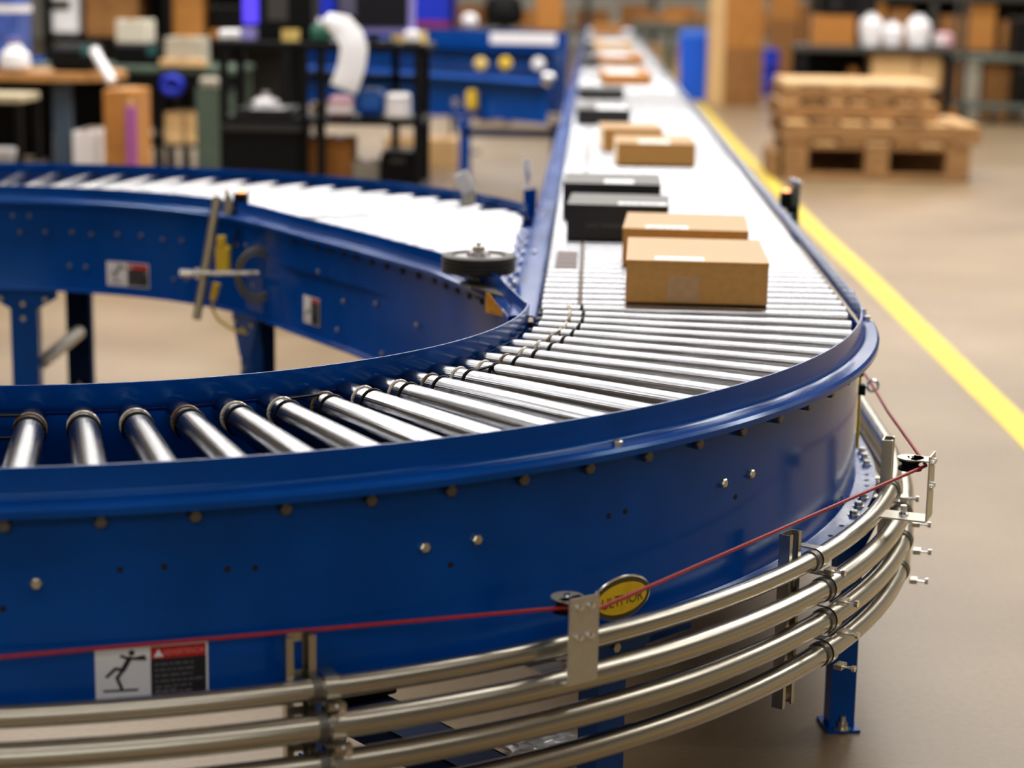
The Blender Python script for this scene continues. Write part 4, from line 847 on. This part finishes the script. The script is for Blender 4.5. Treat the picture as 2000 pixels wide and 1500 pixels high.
# ---- right side: pallets
def plank(name, M, parent, x0, x1, y0, y1, z0, z1): return MB().box(x0, x1, y0, y1, z0, z1, c=.004).build(name, M, parent)
PG = 'wooden pallets stacked on the right'
def block_pallet(label, x0, x1, y0, y1, z, h):
    p = thing('pallet', ((x0 + x1) / 2, (y0 + y1) / 2, z), label, 'pallet', PG); n = 7; w = (x1 - x0) / n; e = .03
    for yy in (y0, (y0 + y1) / 2 - .05, y1 - .10): plank('bottom_board', WOOD, p, x0, x1, yy, yy + .10, z, z + e + .02)
    plank('shade_board', WOOD, p, x0, x1, y1 - .12, y1 - .102, z + e + .02, z + h - .06)  # added across the rear so the pallet openings stay in shade
    for yy in (y0, (y0 + y1) / 2 - .05, y1 - .10):
        for xx in (x0, (x0 + x1) / 2 - .09, x1 - .18): plank('block', WOOD, p, xx, xx + .18, yy + .003, yy + .097, z + e + .02, z + h - .055)
        plank('stringer_board', WOOD, p, x0, x1, yy + .001, yy + .099, z + h - .055, z + h - .028)
    for k in range(n): plank('deck_board', (WOOD, WOODL)[k % 2], p, x0 + w * k + .014, x0 + w * (k + 1) - .014, y0 - .004, y1, z + h - .028, z + h)
    return p
def stringer_pallet(label, x0, x1, y0, y1, z, h):
    p = thing('pallet', ((x0 + x1) / 2, (y0 + y1) / 2, z), label, 'pallet', PG); n = 7; w = (x1 - x0) / n; e = .022
    for k in range(0, n, 2): plank('bottom_board', WOOD, p, x0 + w * k + .012, x0 + w * (k + 1) - .012, y0, y1, z, z + e)
    for yy in (y0, (y0 + y1) / 2 - .022, y1 - .045): plank('stringer', WOOD, p, x0, x1, yy, yy + .045, z + e, z + h - e)
    for k in range(n): plank('deck_board', (WOODL, WOOD, WOODL)[k % 3], p, x0 + w * k + .02, x0 + w * (k + 1) - .02, y0 - .006, y1, z + h - e, z + h)
    return p
block_pallet('lowest pallet on the floor, with two big dark openings', 1.46, 2.86, 14.87, 15.85, 0, .285)
stringer_pallet('second pallet from the floor, overhanging on the right', 1.44, 2.93, 14.86, 15.95, .285, .145)
stringer_pallet('third pallet from the floor, narrower than the ones below', 1.42, 2.64, 15.05, 16.0, .43, .145)
stringer_pallet('topmost pallet of the wooden stack under the pale board', 1.44, 2.58, 15.08, 16.0, .575, .125)
t = thing('wooden_board', (2.02, 15.5, .70), 'pale clean board lying on top of the pallet stack', 'board')
for k in range(4): plank('plank', WOODL if k else mat('fresh_wood', (.72, .52, .30), .7), t, 1.46, 2.60, 15.08 + k * .23, 15.29 + k * .23, .70, .73)
blk('plank_end', 'short plank end sticking out at the left foot of the pallet stack', 'plank', 1.36, 1.44, 14.95, 15.6, 0, .20, WOOD, parts=(('nail_head', DARKST, (1.395, 1.405, 14.948, 14.95, .1, .11)),))
# ---- tall brown cartons, blue bin, green table
for k, lbk in enumerate(('lowest', 'middle', 'topmost')): cbox('tall brown carton, %s of the column beside the blue bin' % lbk, 1.60, 2.06, 24.2, 24.75, k * .70, k * .70 + .698, CARD4 if k != 1 else CARD2)
for k, lbk in enumerate(('lower', 'upper')): cbox('%s pale carton standing in for the lit left face of the brown column' % lbk, 1.41, 1.595, 24.2, 24.7, k * 1.05, k * 1.05 + 1.048, CARD3)  # paler colour imitates the column's lit left face
bn = thing('trash_bin', (1.27, 25.1, 0), 'tall bright blue bin beside the carton column', 'bin')
mb = MB(); mb.loft([[Vector((1.27 + sx * w, 25.2 + sy * w, z)) for sx, sy in ((-1, -1), (1, -1), (1, 1), (-1, 1))] for w, z in ((.155, 0), (.185, .80))]); mb.build('bin_body', BINB, bn, smooth=0); MB().box(1.075, 1.465, 25.005, 25.395, .80, .84, c=.01).build('bin_rim', mat('rim_blue', (.03, .22, .72), .4), bn); MB().box(1.10, 1.44, 25.03, 25.37, .84, .88, c=.015).build('bin_lid', BINB, bn)
dr = thing('drum', (2.38, 26.6, 0), 'narrow blue drum between carton column and pallet stack', 'drum'); MB().lathe([(0, .10), (.02, .105), (.2, .105), (.21, .112), (.22, .105), (.40, .105), (.41, .112), (.42, .105), (.60, .105)], 20, Matrix.Translation((2.38, 26.6, 0))).build('drum_body', ROYAL, dr); MB().lathe([(.60, .108), (.62, .108)], 20, Matrix.Translation((2.38, 26.6, 0))).build('drum_lid', BINB, dr)
g2 = thing('packing_table', (1.2, 28.3, 0), 'grey green table behind the blue bin', 'table'); MB().box(.55, 1.75, 28, 28.7, .80, .92, c=.01).build('table_top', GREYG, g2)
for x in (.60, 1.02, 1.66): MB().box(x, x + .08, 28.02, 28.1, 0, .80).build('leg', GREEN, g2)
for i, (x, w, lbq) in enumerate(((.60, .33, 'leftmost'), (.95, .34, 'middle'), (1.31, .38, 'rightmost'))): cbox('brown carton on the grey green table, %s' % lbq, x, x + w, 28.1, 28.5, .92, 1.06, (CARD4, CARD2, CARD4)[i])
for i, (x, lbq) in enumerate(((.72, 'left'), (1.16, 'right'))): cbox('tan carton on the floor under the grey green table, %s' % lbq, x, x + .27, 28.2, 28.6, 0, .62, CARD3)
# ---- right workbench with cartons
wb = thing('workbench', (2.85, 20.4, 0), 'long dark workbench behind the pallet stack', 'bench')
MB().box(2.06, 3.62, 20.0, 20.8, .80, .86, c=.008).build('bench_top', GREYP, wb); MB().box(2.10, 3.58, 20.1, 20.75, .40, .43).build('lower_shelf', GREYP, wb); MB().box(2.08, 3.60, 20.76, 20.79, .43, .80).build('dark_backing', BLK, wb)
for x in (2.08, 3.53): MB().box(x, x + .08, 20.02, 20.1, 0, .80).build('leg', BLK, wb); MB().box(x, x + .08, 20.7, 20.78, 0, .80).build('leg', BLK, wb)
cbox('orange carton on the left of the long dark workbench', 2.22, 2.63, 20.1, 20.5, .86, 1.16); cbox('large tan carton on the lower shelf of the workbench', 2.82, 3.25, 20.12, 20.6, .43, .79, CARD3); cbox('second tan carton on the lower workbench shelf, at the right', 3.27, 3.52, 20.14, 20.6, .43, .78, CARD3)
cbox('thin brown carton upright on the lower shelf left of the tan ones', 2.62, 2.70, 20.3, 20.6, .43, .64, CARD2)
blk('equipment_case', 'black case on top of the orange workbench carton', 'case', 2.26, 2.66, 20.12, 20.55, 1.162, 1.45, BLK, c=.02, parts=(('case_latch', GREYP, (2.4, 2.46, 20.11, 20.12, 1.25, 1.29)),))
blk('monitor', 'dark monitor between the orange carton and the white bags', 'monitor', 2.66, 2.90, 20.5, 20.56, .90, 1.40, SCREEN, parts=(('stand_foot', BLK, (2.72, 2.84, 20.45, 20.65, .86, .90)),))
for i, (x, z, r, lbq) in enumerate(((2.80, 1.06, .10, 'left of three'), (3.02, 1.0, .085, 'middle of three'), (3.28, 1.05, .10, 'right of three'))):
    t = thing('plastic_bag', (x, 20.2, .86), 'white plastic bag on the dark workbench, %s' % lbq, 'bag', 'white bags on the workbench'); MB().lathe([(0, r * .9), (z - .86 - r * .5, r * 1.25), (z - .86 + r * .4, r * 1.2), (z - .86 + r, r * .6)], 14, Matrix.Translation((x, 20.2, .86))).build('bag_body', PAPER, t); MB().lathe([(z - .86 + r, r * .3), (z - .86 + r * 1.3, r * .5)], 10, Matrix.Translation((x, 20.2, .86))).build('bag_knot', PAPER, t)
blk('parcel', 'pink and white parcel at the right end of the workbench', 'parcel', 3.46, 3.62, 20.1, 20.4, .86, 1.0, PINKW, c=.03, parts=(('wrap_band', WHITE, (3.459, 3.53, 20.099, 20.401, .89, .97)),))
# ---- cartons and racks behind the workbench
RG = 'cartons on the far right racks'
rk = thing('pallet_rack', (3.6, 23, 0), 'dark pallet rack full of cartons behind the workbench', 'rack')
for x in (2.55, 3.80, 5.1):
    for y in (22.6, 23.7): MB().box(x, x + .07, y, y + .07, 0, 3.0).build('upright', mat('rack_dark', (.03, .027, .022), .6), rk)
for z in (.70, 1.32): MB().box(2.55, 5.17, 22.6, 23.77, z, z + .07).build('shelf_beam', mat('rack_dark', (.03, .027, .022), .6), rk)
MB().box(2.55, 5.17, 23.78, 23.8, 0, 3.0).build('dark_backing', mat('dark_panel', (.02, .019, .018), .7), rk)
for x0, x1, z0, z1, M, lbq in ((2.70, 3.0, .77, 1.25, CARD4, 'dark brown carton on the rack shelf, first from the left'), (3.05, 3.30, .77, 1.30, CARD2, 'orange carton on the rack shelf above the white bags'), (3.34, 3.62, .77, 1.22, CARD4, 'dark brown carton on the rack shelf right of the orange one'), (3.92, 4.20, .77, 1.15, CARD4, 'brown carton on the rack shelf behind the pink parcel'), (4.24, 4.55, .77, 1.28, CARD2, 'orange carton on the rack shelf near the right end'), (4.62, 4.95, .77, 1.10, CARD4, 'low brown carton on the rack shelf at the far right'), (3.92, 4.18, 0, .62, CARD2, 'orange carton on the floor under the rack'), (4.22, 4.42, 0, .66, mat('pale_grey_card', (.42, .38, .30), .8), 'pale grey carton on the floor under the rack'), (4.46, 4.75, 0, .60, CARD4, 'brown carton on the floor under the rack at the right'), (3.92, 4.20, 1.39, 1.75, mat('cardboard_gold', (.60, .36, .06), .8), 'golden carton on the upper rack shelf')):
    cbox(lbq, x0, x1, 22.68, 23.2, z0, z1, M, RG)
tr2 = thing('wire_trolley', (4.5, 21.8, 0), 'grey wheeled trolley at the right edge behind the pallets', 'trolley')
for z in (.16, .68): MB().box(3.98, 5.2, 21.5, 22.1, z, z + .06, c=.01).build('deck', GREYG, tr2)
for x in (3.99, 5.15): 
    for y in (21.5, 22.06): MB().box(x, x + .04, y, y + .04, .16, 1.5).build('upright', GREYP, tr2)
for x in (4.05, 4.36, 5.1): MB().lathe([(-.02, .08), (.02, .08)], 16, orient((x, 21.55, .08), (1, 0, 0))).build('caster', RUB, tr2)
blk('storage_bin', 'black bin on the upper deck of the grey trolley', 'bin', 4.55, 5.05, 21.6, 22.0, .74, 1.15, BLK, parts=(('bin_rim', RUB, (4.54, 5.06, 21.59, 22.01, 1.12, 1.149)),))
blk('storage_bin', 'black bin on the lower deck of the grey trolley', 'bin', 4.62, 5.05, 21.6, 22.0, .22, .60, BLK, parts=(('bin_rim', RUB, (4.61, 5.06, 21.59, 22.01, .57, .599)),))
for i, (x0, x1, z, h, M, lbq) in enumerate(((2.42, 2.78, 0, 1.0, CARD4, 'lower brown carton behind the blue drum'), (2.42, 2.78, 1.002, .9, CARD2, 'upper brown carton behind the blue drum'), (2.80, 3.1, 0, 1.2, CARD4, 'tall dark carton standing right of the brown pair'))): cbox(lbq, x0, x1, 27.2, 27.7, z, z + h, M)
# ---- things beyond the end of the line
cbox('orange carton high beyond the second spur', -.66, -.36, 22, 22.4, .92, 1.40); 
t = thing('packing_table', (-.8, 22.2, 0), 'plain table far beyond the second spur', 'table'); MB().box(-1.5, -.30, 21.8, 22.6, .88, .92).build('table_top', GREYP, t)
for x in (-1.48, -.36): MB().box(x, x + .05, 21.85, 21.9, 0, .88).build('leg', BLK, t)
t = thing('office_chair', (-.95, 20.6, 0), 'black office chair behind the second spur', 'chair'); MB().lathe([(0, .12), (.05, .20), (.14, .21), (.30, .17), (.34, .08)], 16, Matrix.Translation((-.95, 20.7, .98)) @ Matrix.Scale(.35, 4, (0, 1, 0))).build('backrest', BLK, t); MB().box(-1.15, -.75, 20.25, 20.68, .52, .60, c=.03).build('seat', BLK, t); MB().cyl((-.95, 20.45, .06), (-.95, 20.45, .52), .03, 10).build('gas_column', GREYP, t); MB().box(-.98, -.92, 20.66, 20.72, .56, 1.05).build('back_support', BLK, t)
for k in range(5): a = 2 * PI * k / 5; MB().cyl((-.95, 20.45, .06), (-.95 + .28 * math.cos(a), 20.45 + .28 * math.sin(a), .03), .025, 8).build('leg', BLK, t)
t = thing('globe_lamp', (-1.05, 16.6, 0), 'white round lamp globe on a pole behind the second spur', 'lamp'); MB().cyl((-1.05, 16.6, .02), (-1.05, 16.6, 1.05), .012, 8).build('pole', GREYP, t); MB().lathe([(0, .02), (.02, .055), (.06, .07), (.10, .055), (.12, .02)], 16, Matrix.Translation((-1.05, 16.6, 1.05))).build('globe', WHITE, t); MB().lathe([(0, .12), (.02, .10)], 16, Matrix.Translation((-1.05, 16.6, 0))).build('lamp_base', GREYP, t)
fr_ = thing('storage_rack', (0.2, 36.5, 0), 'grey brown rack crossing the hall behind the end of the conveyor', 'rack')
for x in (-6, -4, -2, -.2, 1.0, 2.9, 5, 7): MB().box(x, x + .12, 36, 36.1, 0, 3.2).build('upright', mat('rack_dark', (.03, .027, .022), .6), fr_)
for z in (.55, 1.25): MB().box(-6, 7.1, 36, 37, z, z + .10).build('shelf_beam', mat('rack_brown', (.12, .09, .065), .7), fr_)
rr = random.Random(11); kk = 0
NAMES = ['first', 'second', 'third', 'fourth', 'fifth', 'sixth', 'seventh', 'eighth', 'ninth', 'tenth', 'eleventh', 'twelfth', 'thirteenth', 'fourteenth', 'fifteenth', 'sixteenth', 'seventeenth', 'eighteenth', 'nineteenth', 'twentieth']
for sh_z, nm in ((.65, 'lower'), (1.35, 'upper')):
    x = -5.9; kk = 0
    while x < 6.6 and kk < 16:
        w_ = .45 + .35 * rr.random()
        if nm == 'lower' or x < -.4 or x > 2.9: cbox('carton on the %s shelf of the end rack, %s from the left' % (nm, NAMES[kk]), x, x + w_, 36.15, 36.8, sh_z, sh_z + .30 + .22 * rr.random(), rr.choice([CARD2, CARD4, CARD3, CARD4]), 'cartons on the end rack'); kk += 1
        x += w_ + .05 + .2 * rr.random()
t = thing('plastic_film', (-.06, 3.43, 0), 'crumpled clear plastic film on the floor beneath the bumper pipes', 'film')
bm = bmesh.new(); bmesh.ops.create_icosphere(bm, subdivisions=3, radius=1.0); rr = random.Random(5)
for v in bm.verts: k = .75 + .45 * rr.random(); v.co = Vector((v.co.x * .085 * k, v.co.y * .05 * k, max(0.0, .022 + v.co.z * .022 * k)))
me = bpy.data.meshes.new('film_crumple'); bm.to_mesh(me); bm.free(); me.materials.append(FILM); o = bpy.data.objects.new('film_crumple', me); COL.objects.link(o); o.parent = t
